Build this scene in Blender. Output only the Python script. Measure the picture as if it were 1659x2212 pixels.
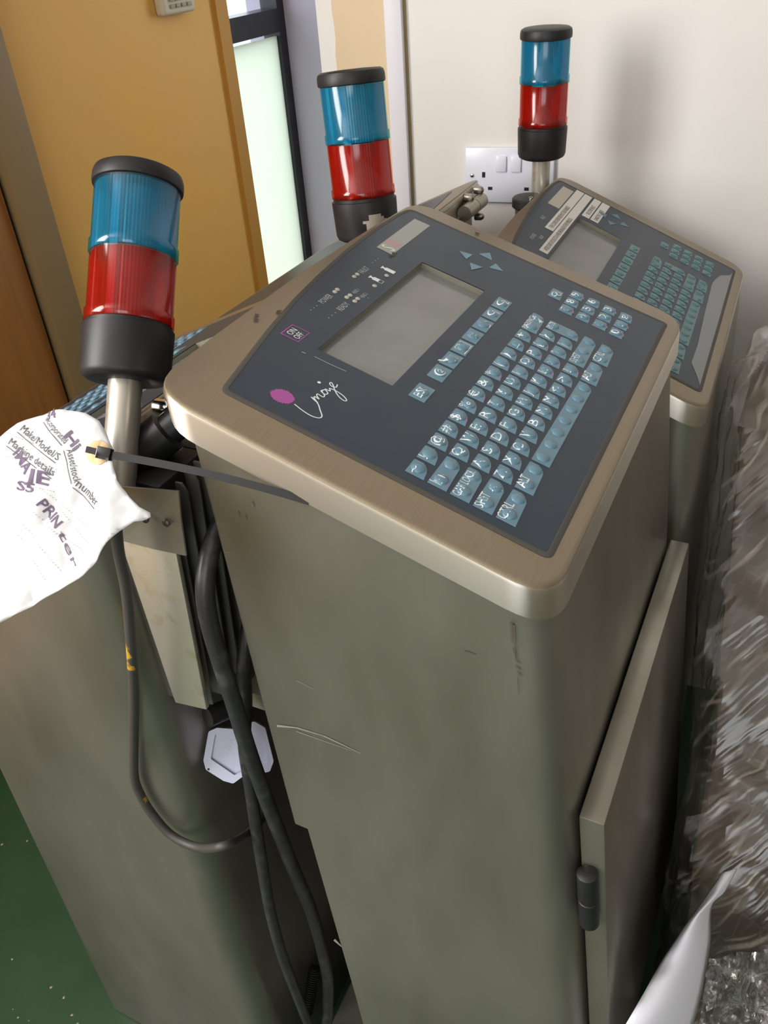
import bpy, bmesh, math, random
from mathutils import Vector, Matrix, noise
from math import radians as rad, sin, cos, pi, sqrt

random.seed(7)
for o in list(bpy.data.objects):
    bpy.data.objects.remove(o, do_unlink=True)
scene = bpy.context.scene
COL = scene.collection

# ------------------------------------------------------------------ camera
FPX, PPX, PPY = 1826.93, 829.5, 1106.0          # focal length in pixels of the 1659 x 2212 frame
RW = Matrix(((0.43142307, -0.89976314, -0.06557760),
             (-0.54378954, -0.20136060, -0.81470660),
             (0.71983822, 0.38714364, -0.57615339)))     # rows: right, down, forward
CAM = Vector((-0.4338949, -0.2064669, 1.4395117))
cam_data = bpy.data.cameras.new('camera')
cam = bpy.data.objects.new('camera', cam_data)
COL.objects.link(cam)
cam_data.sensor_fit = 'VERTICAL'
cam_data.sensor_height = 36.0
cam_data.sensor_width = 27.0
cam_data.lens = FPX / 2212.0 * 36.0
cam_data.clip_start = 0.02
cam_data.clip_end = 60
mw = Matrix((RW[0], -Vector(RW[1]), -Vector(RW[2]))).transposed().to_4x4()
mw.translation = CAM
cam.matrix_world = mw
scene.camera = cam

# ------------------------------------------------------------------ world, light, exposure
world = bpy.data.worlds.new('sky')
scene.world = world
world.use_nodes = True
bg = world.node_tree.nodes['Background']
bg.inputs[0].default_value = (0.86, 0.93, 1.0, 1)
bg.inputs[1].default_value = 1.9

def area_light(name, loc, rot, sx, sy, energy, color):
    l = bpy.data.lights.new(name, 'AREA')
    l.shape = 'RECTANGLE'; l.size = sx; l.size_y = sy; l.energy = energy; l.color = color
    o = bpy.data.objects.new(name, l); COL.objects.link(o)
    o.location = loc; o.rotation_euler = rot
    return o
# daylight entering by the window left of the wooden door (window_2)
area_light('daylight_window', (-1.15, 1.262, 1.83), (rad(-90), 0, 0), 1.06, 1.26, 44, (1.0, 0.975, 0.945))
# added fill light behind the camera, set in an unseen wall opening
area_light('added_back_fill', (-2.56, -0.9, 1.55), (0, rad(-90), 0), 1.1, 1.5, 5, (1.0, 0.98, 0.96))

# added fill in the passage beyond the white wall, brightens the mustard wall
area_light('added_passage_fill', (2.57, 0.10, 1.55), (0, rad(90), 0), 1.2, 1.0, 2.2, (1.0, 0.97, 0.92))
scene.view_settings.view_transform = 'Standard'
scene.view_settings.look = 'None'
scene.view_settings.gamma = 1.0
scene.view_settings.use_curve_mapping = False
scene.view_settings.exposure = 0.78
scene.cycles.max_bounces = 7
scene.cycles.diffuse_bounces = 4
scene.cycles.glossy_bounces = 4
scene.cycles.transmission_bounces = 4
scene.cycles.transparent_max_bounces = 10
scene.cycles.caustics_reflective = False
scene.cycles.caustics_refractive = False

# ------------------------------------------------------------------ placing helpers
def ray(px, py):
    c = Vector(((px - PPX) / FPX, (py - PPY) / FPX, 1.0))
    return RW.transposed() @ c
def on_plane(px, py, n, k):
    n = Vector(n); d = ray(px, py)
    return CAM + d * ((k - n.dot(CAM)) / n.dot(d))
def onX(px, py, v): return on_plane(px, py, (1, 0, 0), v)
def onY(px, py, v): return on_plane(px, py, (0, 1, 0), v)
def onZ(px, py, v): return on_plane(px, py, (0, 0, 1), v)
def dep(px, py, d): return CAM + ray(px, py) * d

# ------------------------------------------------------------------ materials
MATS = {}
def mat(name, color, rough=0.5, metal=0.0, spec=0.5, bump=None, vary=None, scale=(1, 1, 1), rvary=0.0, **kw):
    """Principled material; bump=(noise scale, strength), vary=(noise scale, second colour, low, high)."""
    if name in MATS: return MATS[name]
    m = bpy.data.materials.new(name); m.use_nodes = True
    nt = m.node_tree; b = nt.nodes['Principled BSDF']
    b.inputs['Base Color'].default_value = (*color, 1)
    b.inputs['Roughness'].default_value = rough
    b.inputs['Metallic'].default_value = metal
    b.inputs['Specular IOR Level'].default_value = spec
    for k, v in kw.items():
        b.inputs[k.replace('_', ' ')].default_value = v
    tc = nt.nodes.new('ShaderNodeTexCoord'); mp = nt.nodes.new('ShaderNodeMapping')
    mp.inputs['Scale'].default_value = scale
    nt.links.new(tc.outputs['Object'], mp.inputs['Vector'])
    if vary:
        n = nt.nodes.new('ShaderNodeTexNoise'); n.inputs['Scale'].default_value = vary[0]
        n.inputs['Detail'].default_value = 3.5; n.inputs['Roughness'].default_value = 0.62
        nt.links.new(mp.outputs[0], n.inputs['Vector'])
        r = nt.nodes.new('ShaderNodeMapRange')
        r.inputs[1].default_value = vary[2]; r.inputs[2].default_value = vary[3]
        nt.links.new(n.outputs[0], r.inputs[0])
        mx = nt.nodes.new('ShaderNodeMix'); mx.data_type = 'RGBA'
        mx.inputs[6].default_value = (*color, 1); mx.inputs[7].default_value = (*vary[1], 1)
        nt.links.new(r.outputs[0], mx.inputs[0]); nt.links.new(mx.outputs[2], b.inputs['Base Color'])
    if rvary:
        n = nt.nodes.new('ShaderNodeTexNoise'); n.inputs['Scale'].default_value = 9
        n.inputs['Detail'].default_value = 2
        nt.links.new(mp.outputs[0], n.inputs['Vector'])
        r = nt.nodes.new('ShaderNodeMapRange')
        r.inputs[1].default_value = 0.3; r.inputs[2].default_value = 0.7
        r.inputs[3].default_value = rough - rvary; r.inputs[4].default_value = rough + rvary
        nt.links.new(n.outputs[0], r.inputs[0]); nt.links.new(r.outputs[0], b.inputs['Roughness'])
    if bump:
        n = nt.nodes.new('ShaderNodeTexNoise'); n.inputs['Scale'].default_value = bump[0]
        n.inputs['Detail'].default_value = 1.5
        nt.links.new(mp.outputs[0], n.inputs['Vector'])
        bp = nt.nodes.new('ShaderNodeBump'); bp.inputs['Strength'].default_value = bump[1]
        bp.inputs['Distance'].default_value = 0.002
        nt.links.new(n.outputs[0], bp.inputs['Height']); nt.links.new(bp.outputs[0], b.inputs['Normal'])
    MATS[name] = m
    return m

def facing_gloss(nt, lo, hi, normal=None):
    """share of gloss that rises towards grazing view, the same from both sides of a thin wall"""
    lw = nt.nodes.new('ShaderNodeLayerWeight'); lw.inputs['Blend'].default_value = 0.5
    if normal: nt.links.new(normal, lw.inputs['Normal'])
    pw = nt.nodes.new('ShaderNodeMath'); pw.operation = 'POWER'; pw.inputs[1].default_value = 3.0
    mr = nt.nodes.new('ShaderNodeMapRange'); mr.inputs[3].default_value = lo; mr.inputs[4].default_value = hi
    nt.links.new(lw.outputs['Facing'], pw.inputs[0]); nt.links.new(pw.outputs[0], mr.inputs[0])
    return mr.outputs[0]
def lens_mat(name, col, deep, opaque):
    m = bpy.data.materials.new(name); m.use_nodes = True
    nt = m.node_tree; nt.nodes.clear()
    out = nt.nodes.new('ShaderNodeOutputMaterial')
    tr = nt.nodes.new('ShaderNodeBsdfTransparent'); tr.inputs[0].default_value = (*deep, 1)
    tl = nt.nodes.new('ShaderNodeBsdfTranslucent'); tl.inputs[0].default_value = (*col, 1)
    df = nt.nodes.new('ShaderNodeBsdfDiffuse'); df.inputs[0].default_value = (*col, 1)
    gl = nt.nodes.new('ShaderNodeBsdfGlossy'); gl.inputs['Roughness'].default_value = 0.13
    m1 = nt.nodes.new('ShaderNodeMixShader'); m1.inputs[0].default_value = 0.45
    m2 = nt.nodes.new('ShaderNodeMixShader'); m2.inputs[0].default_value = opaque
    m3 = nt.nodes.new('ShaderNodeMixShader')
    nt.links.new(tl.outputs[0], m1.inputs[1]); nt.links.new(df.outputs[0], m1.inputs[2])
    nt.links.new(tr.outputs[0], m2.inputs[1]); nt.links.new(m1.outputs[0], m2.inputs[2])
    nt.links.new(facing_gloss(nt, .05 if opaque < .3 else .02, .32 if opaque < .3 else .10), m3.inputs[0])
    nt.links.new(m2.outputs[0], m3.inputs[1]); nt.links.new(gl.outputs[0], m3.inputs[2])
    nt.links.new(m3.outputs[0], out.inputs[0])
    return m

def film_mat(name, tint, amax=.62, glo=.05, rough=.2, cs=1.0, ca=.22):
    """clear stretch film: see-through and glossy, with pale tension streaks and fine crumple lines"""
    m = bpy.data.materials.new(name); m.use_nodes = True
    nt = m.node_tree; nt.nodes.clear(); N = nt.nodes.new; K = nt.links.new
    out = N('ShaderNodeOutputMaterial'); tc = N('ShaderNodeTexCoord')
    def mapped(rot, sc):
        a = N('ShaderNodeMapping'); a.inputs['Rotation'].default_value = rot
        b = N('ShaderNodeMapping'); b.inputs['Scale'].default_value = sc
        K(tc.outputs['Object'], a.inputs[0]); K(a.outputs[0], b.inputs[0]); return b.outputs[0]
    def rng(x, a, b, c, d):
        r = N('ShaderNodeMapRange'); r.inputs[1].default_value = a; r.inputs[2].default_value = b
        r.inputs[3].default_value = c; r.inputs[4].default_value = d; K(x, r.inputs[0]); return r.outputs[0]
    def noise_(vec, detail, dist=0.0):
        n = N('ShaderNodeTexNoise'); n.inputs['Scale'].default_value = 1; n.inputs['Detail'].default_value = detail
        n.inputs['Distortion'].default_value = dist; K(vec, n.inputs['Vector']); return n.outputs[0]
    def mul(a, b):
        q = N('ShaderNodeMath'); q.operation = 'MULTIPLY'; K(a, q.inputs[0]); K(b, q.inputs[1]); return q.outputs[0]
    def add(a, b):
        q = N('ShaderNodeMath'); q.operation = 'ADD'; K(a, q.inputs[0]); K(b, q.inputs[1]); return q.outputs[0]
    streak = noise_(mapped((0.75, 0.2, 0.0), (12, 9, 150)), 1)
    streak2 = noise_(mapped((-0.35, 0.1, 0.0), (10, 130, 7)), 1)
    patch = noise_(mapped((0, 0, 0), (7, 7, 7)), 1)
    vo = N('ShaderNodeTexVoronoi'); vo.feature = 'DISTANCE_TO_EDGE'; vo.inputs['Scale'].default_value = 1
    K(mapped((.4, .3, .2), (36 * cs, 44 * cs, 30 * cs)), vo.inputs['Vector'])
    crease = rng(vo.outputs['Distance'], 0.0, 0.035, 1.0, 0.0)
    a1 = mul(rng(streak, .60, .74, 0, 1.0), rng(patch, .35, .65, .25, 1))
    a2 = mul(rng(streak2, .61, .75, 0, .9), rng(patch, .4, .7, 1, .2))
    a3 = mul(crease, rng(patch, .40, .66, 0.0, ca))
    al = add(add(a1, a2), a3)
    al2 = rng(al, 0, 1, .03, amax)
    bp = N('ShaderNodeBump'); bp.inputs['Strength'].default_value = .7; bp.inputs['Distance'].default_value = .003
    K(streak, bp.inputs['Height'])
    tr = N('ShaderNodeBsdfTransparent'); df = N('ShaderNodeBsdfDiffuse'); df.inputs[0].default_value = (*tint, 1)
    gl = N('ShaderNodeBsdfGlossy'); gl.inputs['Roughness'].default_value = rough; K(bp.outputs[0], gl.inputs['Normal'])
    m1 = N('ShaderNodeMixShader'); m2 = N('ShaderNodeMixShader')
    K(al2, m1.inputs[0]); K(tr.outputs[0], m1.inputs[1]); K(df.outputs[0], m1.inputs[2])
    K(facing_gloss(nt, glo, .6, bp.outputs[0]), m2.inputs[0]); K(m1.outputs[0], m2.inputs[1]); K(gl.outputs[0], m2.inputs[2])
    K(m2.outputs[0], out.inputs[0])
    return m

STEEL = mat('brushed_steel', (0.35, 0.33, 0.285), 0.34, 0.80, vary=(7, (0.22, 0.205, 0.165), 0.36, 0.72), scale=(1, 1, .35), bump=(60, 0.04), rvary=0.06)
LIDST = mat('lid_steel', (0.255, 0.207, 0.145), 0.37, 0.55, vary=(4, (0.215, 0.170, 0.115), 0.4, 0.75), scale=(9, 300, 9), bump=(5, 0.03), rvary=0.03)
LIDSIDE = mat('lid_steel_lit', (0.58, 0.54, 0.475), 0.42, 1.0)  # same metal as the lid; paler base paints in the window's reflection
_nt = LIDSIDE.node_tree; _b = _nt.nodes['Principled BSDF']          # brushed along the edge, so highlights spread up and down
_tg = _nt.nodes.new('ShaderNodeTangent'); _tg.direction_type = 'RADIAL'; _tg.axis = 'Z'
_nt.links.new(_tg.outputs[0], _b.inputs['Tangent'])
_b.inputs['Anisotropic'].default_value = 0.85; _b.inputs['Anisotropic Rotation'].default_value = 0.25
CHROME = mat('chrome', (0.8, 0.8, 0.8), 0.12, 1.0)
ALU = mat('dull_aluminium', (0.70, 0.66, 0.56), 0.42, 0.85, vary=(40, (0.55, 0.46, 0.30), 0.55, 0.8))
FINM = mat('dark_aluminium', (0.24, 0.23, 0.205), 0.40, 0.75)
PLATE = mat('scuffed_plate', (0.33, 0.32, 0.28), 0.34, 0.6, vary=(30, (0.36, 0.33, 0.27), 0.45, 0.7))
PANEL = mat('slate_membrane', (0.017, 0.030, 0.049), 0.36, spec=.38, vary=(30, (0.022, 0.034, 0.050), 0.4, 0.7))
KEYM = mat('key_blue', (0.10, 0.21, 0.28), 0.28, vary=(180, (0.125, 0.205, 0.275), 0.4, 0.7))
KEYB = mat('key_teal', (0.07, 0.165, 0.185), 0.3)
LEGEND = mat('legend_white', (0.72, 0.76, 0.78), 0.5)
LEGENDT = mat('legend_faint', (0.20, 0.31, 0.32), 0.5)
LEGENDG = mat('legend_grey', (0.42, 0.45, 0.47), 0.5)
PINK = mat('magenta_print', (0.32, 0.06, 0.27), 0.45)
PINKS = mat('ink_smear', (0.30, 0.14, 0.36), 0.4)
SCREEN = mat('screen_grey', (0.20, 0.205, 0.20), 0.14, vary=(16, (0.17, 0.175, 0.17), 0.45, 0.8))
BEZEL = mat('screen_well', (0.20, 0.19, 0.15), 0.5)
PLATEL = mat('name_plate', (0.28, 0.29, 0.275), 0.35)
BLACK = mat('black_plastic', (0.011, 0.0105, 0.011), 0.45, spec=.35, vary=(25, (0.022, 0.022, 0.023), 0.45, 0.75))
BLACKG = mat('glossy_black', (0.008, 0.008, 0.010), 0.10, spec=0.6)
RUBBER = mat('black_rubber', (0.022, 0.022, 0.023), 0.40, vary=(60, (0.075, 0.073, 0.068), 0.5, 0.8))
GREYC = mat('grey_cable', (0.048, 0.045, 0.040), 0.55, vary=(26, (0.42, 0.24, 0.02), 0.67, 0.70))
POLEM = mat('pole_grey', (0.46, 0.43, 0.38), 0.32, 0.55, vary=(40, (0.33, 0.24, 0.14), 0.62, 0.85))
PAPER = mat('white_paper', (0.56, 0.56, 0.565), 0.7)
INK = mat('print_ink', (0.06, 0.055, 0.07), 0.7)
PEN = mat('purple_pen', (0.11, 0.075, 0.13), 0.7)
CARD = mat('manila_card', (0.62, 0.42, 0.22), 0.7)
DARK = mat('dark_hole', (0.01, 0.01, 0.01), 0.8)
WHITEP = mat('white_plastic', (0.40, 0.42, 0.54), 0.35)
LENSB = lens_mat('blue_lens_rib', (0.002, 0.43, 0.64), (0.01, 0.64, 0.84), .45)
LENSR = lens_mat('red_lens_rib', (0.50, 0.018, 0.008), (0.84, 0.05, 0.02), .45)
LENSBO = lens_mat('blue_lens_skin', (0.003, 0.30, 0.42), (0.22, 0.80, 0.88), .10)
LENSRO = lens_mat('red_lens_skin', (0.60, 0.018, 0.010), (0.94, 0.40, 0.34), .10)
CORE = mat('lens_core', (0.55, 0.56, 0.54), 0.4)

# ------------------------------------------------------------------ mesh helpers
def link(o): COL.objects.link(o); return o
def mesh(name, verts, faces, m, smooth=False):
    me = bpy.data.meshes.new(name)
    me.from_pydata([tuple(v) for v in verts], [], faces)
    me.update()
    if isinstance(m, (list, tuple)):
        for k in m: me.materials.append(k)
    elif m: me.materials.append(m)
    if smooth:
        for p in me.polygons: p.use_smooth = True
    return me
def autosmooth(me, ang=35):
    bm = bmesh.new(); bm.from_mesh(me)
    for e in bm.edges:
        if len(e.link_faces) == 2:
            e.smooth = e.calc_face_angle(0) < rad(ang)
    for f in bm.faces: f.smooth = True
    bm.to_mesh(me); bm.free()
    return me
def obj(name, me, parent=None, mx=None):
    o = bpy.data.objects.new(name, me); link(o)
    if parent: o.parent = parent
    if mx is not None: o.matrix_local = mx
    return o
def tag(o, label=None, cat=None, group=None, kind=None):
    if label: o['label'] = label
    if cat: o['category'] = cat
    if group: o['group'] = group
    if kind: o['kind'] = kind
    return o
def empty(name, loc=(0, 0, 0), rz=0.0):
    o = bpy.data.objects.new(name, None); link(o)
    o.location = loc; o.rotation_euler = (0, 0, rz); o.empty_display_size = 0.05
    return o
def root_matrix(loc, rz): return Matrix.Translation(loc) @ Matrix.Rotation(rz, 4, 'Z')

def box_vf(x0, x1, y0, y1, z0, z1):
    v = [(x0, y0, z0), (x1, y0, z0), (x1, y1, z0), (x0, y1, z0), (x0, y0, z1), (x1, y0, z1), (x1, y1, z1), (x0, y1, z1)]
    f = [(0, 3, 2, 1), (4, 5, 6, 7), (0, 1, 5, 4), (1, 2, 6, 5), (2, 3, 7, 6), (3, 0, 4, 7)]
    return v, f
def merge(*parts):
    V, F = [], []
    for v, f in parts:
        k = len(V); V += [Vector(p) for p in v]; F += [tuple(i + k for i in q) for q in f]
    return V, F
def bevel_mesh(me, w, seg=2, ang=40):
    bm = bmesh.new(); bm.from_mesh(me)
    es = [e for e in bm.edges if len(e.link_faces) == 2 and e.calc_face_angle(0) > rad(ang)]
    bmesh.ops.bevel(bm, geom=es, offset=w, segments=seg, affect='EDGES', profile=0.5)
    bm.to_mesh(me); bm.free()
    return autosmooth(me)
def box(name, x0, x1, y0, y1, z0, z1, m, parent=None, bev=0.0, mx=None):
    v, f = box_vf(x0, x1, y0, y1, z0, z1)
    me = mesh(name, v, f, m)
    if bev: bevel_mesh(me, bev)
    return obj(name, me, parent, mx)
def loft(rings, cap=True):
    V, F = [], []; n = len(rings[0])
    for r in rings: V += [Vector(p) for p in r]
    for k in range(len(rings) - 1):
        for i in range(n):
            j = (i + 1) % n
            F.append((k * n + i, k * n + j, (k + 1) * n + j, (k + 1) * n + i))
    if cap:
        F.append(tuple(range(n - 1, -1, -1)))
        F.append(tuple(range((len(rings) - 1) * n, len(rings) * n)))
    return V, F
def lathe(prof, seg=40, rib=0.0, cap=True):
    rings = []
    for r, z in prof:
        rings.append([(r * cos(2 * pi * i / seg), r * sin(2 * pi * i / seg), z) for i in range(seg)])
    return loft(rings, cap)
def prism(pts, z0, z1):
    return loft([[(x, y, z0) for x, y in pts], [(x, y, z1) for x, y in pts]])
def area2(p): return sum(p[i][0] * p[(i + 1) % len(p)][1] - p[(i + 1) % len(p)][0] * p[i][1] for i in range(len(p)))
def ccw(p): return p if area2(p) > 0 else p[::-1]
def round_poly(pts, rs, n=6):
    """round the corners of a polygon; rs = radius for each corner"""
    out = []; k = len(pts)
    for i in range(k):
        p = Vector(pts[i]); a = Vector(pts[i - 1]) - p; b = Vector(pts[(i + 1) % k]) - p
        r = rs[i] if isinstance(rs, (list, tuple)) else rs
        if r <= 0: out.append((p.x, p.y)); continue
        ang = a.angle(b); t = r / math.tan(ang / 2)
        t = min(t, a.length * 0.49, b.length * 0.49)
        A = p + a.normalized() * t; B = p + b.normalized() * t
        for j in range(n + 1):
            s = j / n
            q = A * (1 - s) ** 2 + p * 2 * s * (1 - s) + B * s * s
            out.append((q.x, q.y))
    return out
def inset(p, d):
    """move each vertex of a ccw polygon inwards by d"""
    out = []; k = len(p)
    for i in range(k):
        a = Vector(p[i]) - Vector(p[i - 1]); b = Vector(p[(i + 1) % k]) - Vector(p[i])
        if a.length < 1e-9: a = b
        if b.length < 1e-9: b = a
        na = Vector((-a.y, a.x)).normalized(); nb = Vector((-b.y, b.x)).normalized()
        n = (na + nb)
        n = n.normalized() / max(0.5, n.normalized().dot(na)) if n.length > 1e-6 else na
        out.append((p[i][0] + n.x * d, p[i][1] + n.y * d))
    return out
def fill_with_hole(outer, hole, z, flip=False):
    bm = bmesh.new()
    for lp in ([outer, hole] if hole else [outer]):
        vs = [bm.verts.new((x, y, z)) for x, y in lp]
        for i in range(len(vs)): bm.edges.new((vs[i], vs[(i + 1) % len(vs)]))
    bmesh.ops.triangle_fill(bm, edges=bm.edges[:], use_beauty=True, use_dissolve=False)
    bm.verts.index_update()
    bm.normal_update()
    V = [v.co.copy() for v in bm.verts]; F = []
    for f in bm.faces:
        idx = [v.index for v in f.verts]
        if (f.normal.z < 0) != flip: idx.reverse()
        F.append(tuple(idx))
    bm.free()
    return V, F
def catmull(pts, n=8, closed=False):
    P = [Vector(p) for p in pts]; out = []
    m = len(P)
    for i in range(m if closed else m - 1):
        if closed: a, b, c, d = P[i - 1], P[i], P[(i + 1) % m], P[(i + 2) % m]
        else: a, b, c, d = P[max(i - 1, 0)], P[i], P[i + 1], P[min(i + 2, m - 1)]
        for k in range(n):
            t = k / n
            out.append(0.5 * ((2 * b) + (c - a) * t + (2 * a - 5 * b + 4 * c - d) * t * t + (3 * b - a - 3 * c + d) * t ** 3))
    if not closed: out.append(P[-1])
    return out
def tube(pts, r, seg=10, n=8, spline=True):
    P = catmull(pts, n) if spline else [Vector(p) for p in pts]
    rings = []; up = None
    for i, p in enumerate(P):
        t = (P[min(i + 1, len(P) - 1)] - P[max(i - 1, 0)]).normalized()
        if up is None:
            up = Vector((0, 0, 1)) if abs(t.z) < 0.9 else Vector((1, 0, 0))
        up = (up - t * up.dot(t)).normalized(); s = t.cross(up)
        rr = r(i / (len(P) - 1)) if callable(r) else r
        rings.append([p + up * rr * cos(2 * pi * k / seg) + s * rr * sin(2 * pi * k / seg) for k in range(seg)])
    return loft(rings)
def ribbon(pts, w, z=0.0, n=6, spline=True):
    P = catmull([Vector((x, y, 0)) for x, y in pts], n) if spline else [Vector((x, y, 0)) for x, y in pts]
    V, F = [], []
    for i, p in enumerate(P):
        t = (P[min(i + 1, len(P) - 1)] - P[max(i - 1, 0)]).normalized()
        s = Vector((-t.y, t.x, 0)) * w / 2
        V += [p + s + Vector((0, 0, z)), p - s + Vector((0, 0, z))]
        if i: k = 2 * i; F.append((k - 2, k - 1, k + 1, k))
    return V, F
TXT = {}
def text_vf(s, size=1.0, bold=0.0):
    """glyph outlines of a string as flat faces, baseline from the origin along +x"""
    key = (s, bold)
    if key not in TXT:
        cu = bpy.data.curves.new('glyphs', 'FONT'); cu.body = s; cu.size = 1.0; cu.resolution_u = 2; cu.offset = bold
        ob = bpy.data.objects.new('glyphs', cu)
        me = bpy.data.meshes.new_from_object(ob)
        TXT[key] = ([v.co.copy() for v in me.vertices], [tuple(p.vertices) for p in me.polygons])
        bpy.data.meshes.remove(me); bpy.data.objects.remove(ob); bpy.data.curves.remove(cu)
    v, f = TXT[key]
    return [p * size for p in v], list(f)
def xf(vf, M): return [M @ Vector(p) for p in vf[0]], vf[1]
def flipfaces(vf): return vf[0], [tuple(reversed(f)) for f in vf[1]]

# ================================================================== the room
WALLC = mat('cream_wall_paint', (0.73, 0.705, 0.675), 0.75, vary=(2.2, (0.77, 0.745, 0.72), 0.3, 0.7), bump=(120, 0.05))
CREAM = mat('old_cream_paint', (0.66, 0.52, 0.34), 0.75, vary=(5, (0.70, 0.56, 0.38), 0.3, 0.7))
MUST = mat('mustard_wall_paint', (0.82, 0.43, 0.085), 0.62, vary=(2.0, (0.77, 0.43, 0.11), 0.3, 0.7), bump=(160, 0.05))
MUSTD = mat('darker_mustard', (0.52, 0.25, 0.035), 0.6)
TAUPE = mat('door_frame_paint', (0.27, 0.175, 0.075), 0.6)
WOODD = mat('stained_door_wood', (0.40, 0.155, 0.030), 0.45, vary=(14, (0.31, 0.115, 0.026), 0.3, 0.7), scale=(6, 6, 0.5))
CEIL = mat('ceiling_white', (0.88, 0.87, 0.85), 0.9)
WHITEW = mat('white_room_paint', (0.84, 0.83, 0.81), 0.8)
FLOORM = mat('green_floor_paint', (0.022, 0.064, 0.027), 0.45, vary=(7, (0.030, 0.072, 0.034), 0.4, 0.75), rvary=0.08)
FRAME = mat('dark_window_frame', (0.013, 0.014, 0.022), 0.35)
LILAC = mat('lilac_reveal_paint', (0.50, 0.485, 0.62), 0.7)
GLASS = bpy.data.materials.new('clear_glass'); GLASS.use_nodes = True
_n = GLASS.node_tree; _n.nodes.clear()
_o = _n.nodes.new('ShaderNodeOutputMaterial'); _a = _n.nodes.new('ShaderNodeBsdfTransparent'); _g = _n.nodes.new('ShaderNodeBsdfGlossy')
_g.inputs['Roughness'].default_value = .03; _m = _n.nodes.new('ShaderNodeMixShader'); _m.inputs[0].default_value = .06
_n.links.new(_a.outputs[0], _m.inputs[1]); _n.links.new(_g.outputs[0], _m.inputs[2]); _n.links.new(_m.outputs[0], _o.inputs[0])

tag(box('floor', -2.6, 2.7, -2.3, 1.57, -0.06, 0.0, FLOORM), kind='structure')
tag(box('ceiling', -2.6, 2.7, -2.3, 1.57, 2.6, 2.66, CEIL), kind='structure')
WY = 1.30      # plane of the wall with the window
# the wall with windows and door, in pieces round its openings
wall_vf = []
WT = 0.27      # its thickness
def wseg(x0, x1, z0, z1): wall_vf.append(box_vf(x0, x1, WY, WY + WT, z0, z1))
W2 = (-1.70, -0.60, 1.18, 2.48)        # window_2 opening, left of the door
W1 = (1.70, 2.212, 0.30, 2.10)         # window_1 opening
wseg(-2.6, W2[0], 0, 2.6); wseg(W2[0], W2[1], 0, W2[2]); wseg(W2[0], W2[1], W2[3], 2.6)
wseg(W2[1], W1[0], 0, 2.6)
wseg(W1[0], W1[1], 0, W1[2]); wseg(W1[0], W1[1], W1[3], 2.6)
v, f = merge(*wall_vf)
tag(obj('wall_window', mesh('wall_window', v, f, MUST)), kind='structure')
v, f = merge(box_vf(2.58, 2.7, -2.3, -.4, 0, 2.6), box_vf(2.58, 2.7, .6, WY, 0, 2.6), box_vf(2.58, 2.7, -.4, .6, 0, .95), box_vf(2.58, 2.7, -.4, .6, 2.15, 2.6))  # unseen end wall, with an opening for the added passage fill
tag(obj('wall_far', mesh('wall_far', v, f, WHITEW)), kind='structure')
tag(box('wall_side', -2.6, 2.7, -2.42, -2.3, 0, 2.6, mat('brown_room_paint', (0.30, 0.26, 0.21), 0.8)), kind='structure')
# unseen wall behind the camera, with an opening for the added fill light
v, f = merge(box_vf(-2.72, -2.6, -2.3, -1.5, 0, 2.6), box_vf(-2.72, -2.6, -0.3, WY + .12, 0, 2.6),
             box_vf(-2.72, -2.6, -1.5, -0.3, 0, 0.8), box_vf(-2.72, -2.6, -1.5, -0.3, 2.3, 2.6))
tag(obj('wall_back', mesh('wall_back', v, f, WHITEW)), kind='structure')
def window_frame(name, x0, x1, y, z0, z1, w, rails, frosted):
    e = tag(empty(name, ((x0 + x1) / 2, y, z0)), kind='structure')
    M = Matrix.Translation((-(x0 + x1) / 2, -y, -z0))
    parts = [box_vf(x0, x0 + w, y - .02, y + .04, z0, z1), box_vf(x1 - w, x1, y - .02, y + .04, z0, z1),
             box_vf(x0 + w, x1 - w, y - .02, y + .04, z0, z0 + w), box_vf(x0 + w, x1 - w, y - .02, y + .04, z1 - w, z1)]
    for a, b in rails: parts.append(box_vf(x0 + w, x1 - w, y - .022, y + .042, a, b))
    obj('window_frame', mesh('window_frame', *xf(merge(*parts), M), FRAME), e)
    zs = [z0 + w] + [q for r in rails for q in r] + [z1 - w]
    for k in range(0, len(zs), 2):
        obj('pane', mesh('pane', *xf(box_vf(x0 + w, x1 - w, y + .005, y + .011, zs[k], zs[k + 1]), M), GLASS), e)
    return e, M
ew, Mw = window_frame('window_1', W1[0], W1[1], WY + .15, W1[2], W1[3], .04, [(1.158, 1.222)], True)
FROST = bpy.data.materials.new('frosted_film'); FROST.use_nodes = True
_b = FROST.node_tree.nodes['Principled BSDF']; _o = FROST.node_tree.nodes['Material Output']
_t = FROST.node_tree.nodes.new('ShaderNodeBsdfTranslucent'); _t.inputs[0].default_value = (0.86, 0.90, 0.80, 1)
_m = FROST.node_tree.nodes.new('ShaderNodeMixShader'); _m.inputs[0].default_value = 0.12
_b.inputs['Base Color'].default_value = (0.8, 0.84, 0.76, 1); _b.inputs['Roughness'].default_value = 0.3
FROST.node_tree.links.new(_t.outputs[0], _m.inputs[1]); FROST.node_tree.links.new(_b.outputs[0], _m.inputs[2])
FROST.node_tree.links.new(_m.outputs[0], _o.inputs[0])
obj('frosted_film', mesh('frosted_film', *xf(box_vf(W1[0] + .04, W1[1] - .04, WY + .143, WY + .151, W1[2] + .04, 1.146), Mw), FROST), ew)
window_frame('window_2', W2[0], W2[1], WY + .05, W2[2], W2[3], .04, [(1.80, 1.84)], False)
# darker mustard strip and lilac reveal beside window_1
tag(box('trim_1', 1.655, 1.705, WY - .012, WY, 0.0, 2.6, MUSTD), kind='structure')
tag(box('trim_2', W1[1], 2.60, WY - .02, WY + WT, 0.0, 2.6, LILAC), kind='structure')
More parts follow.
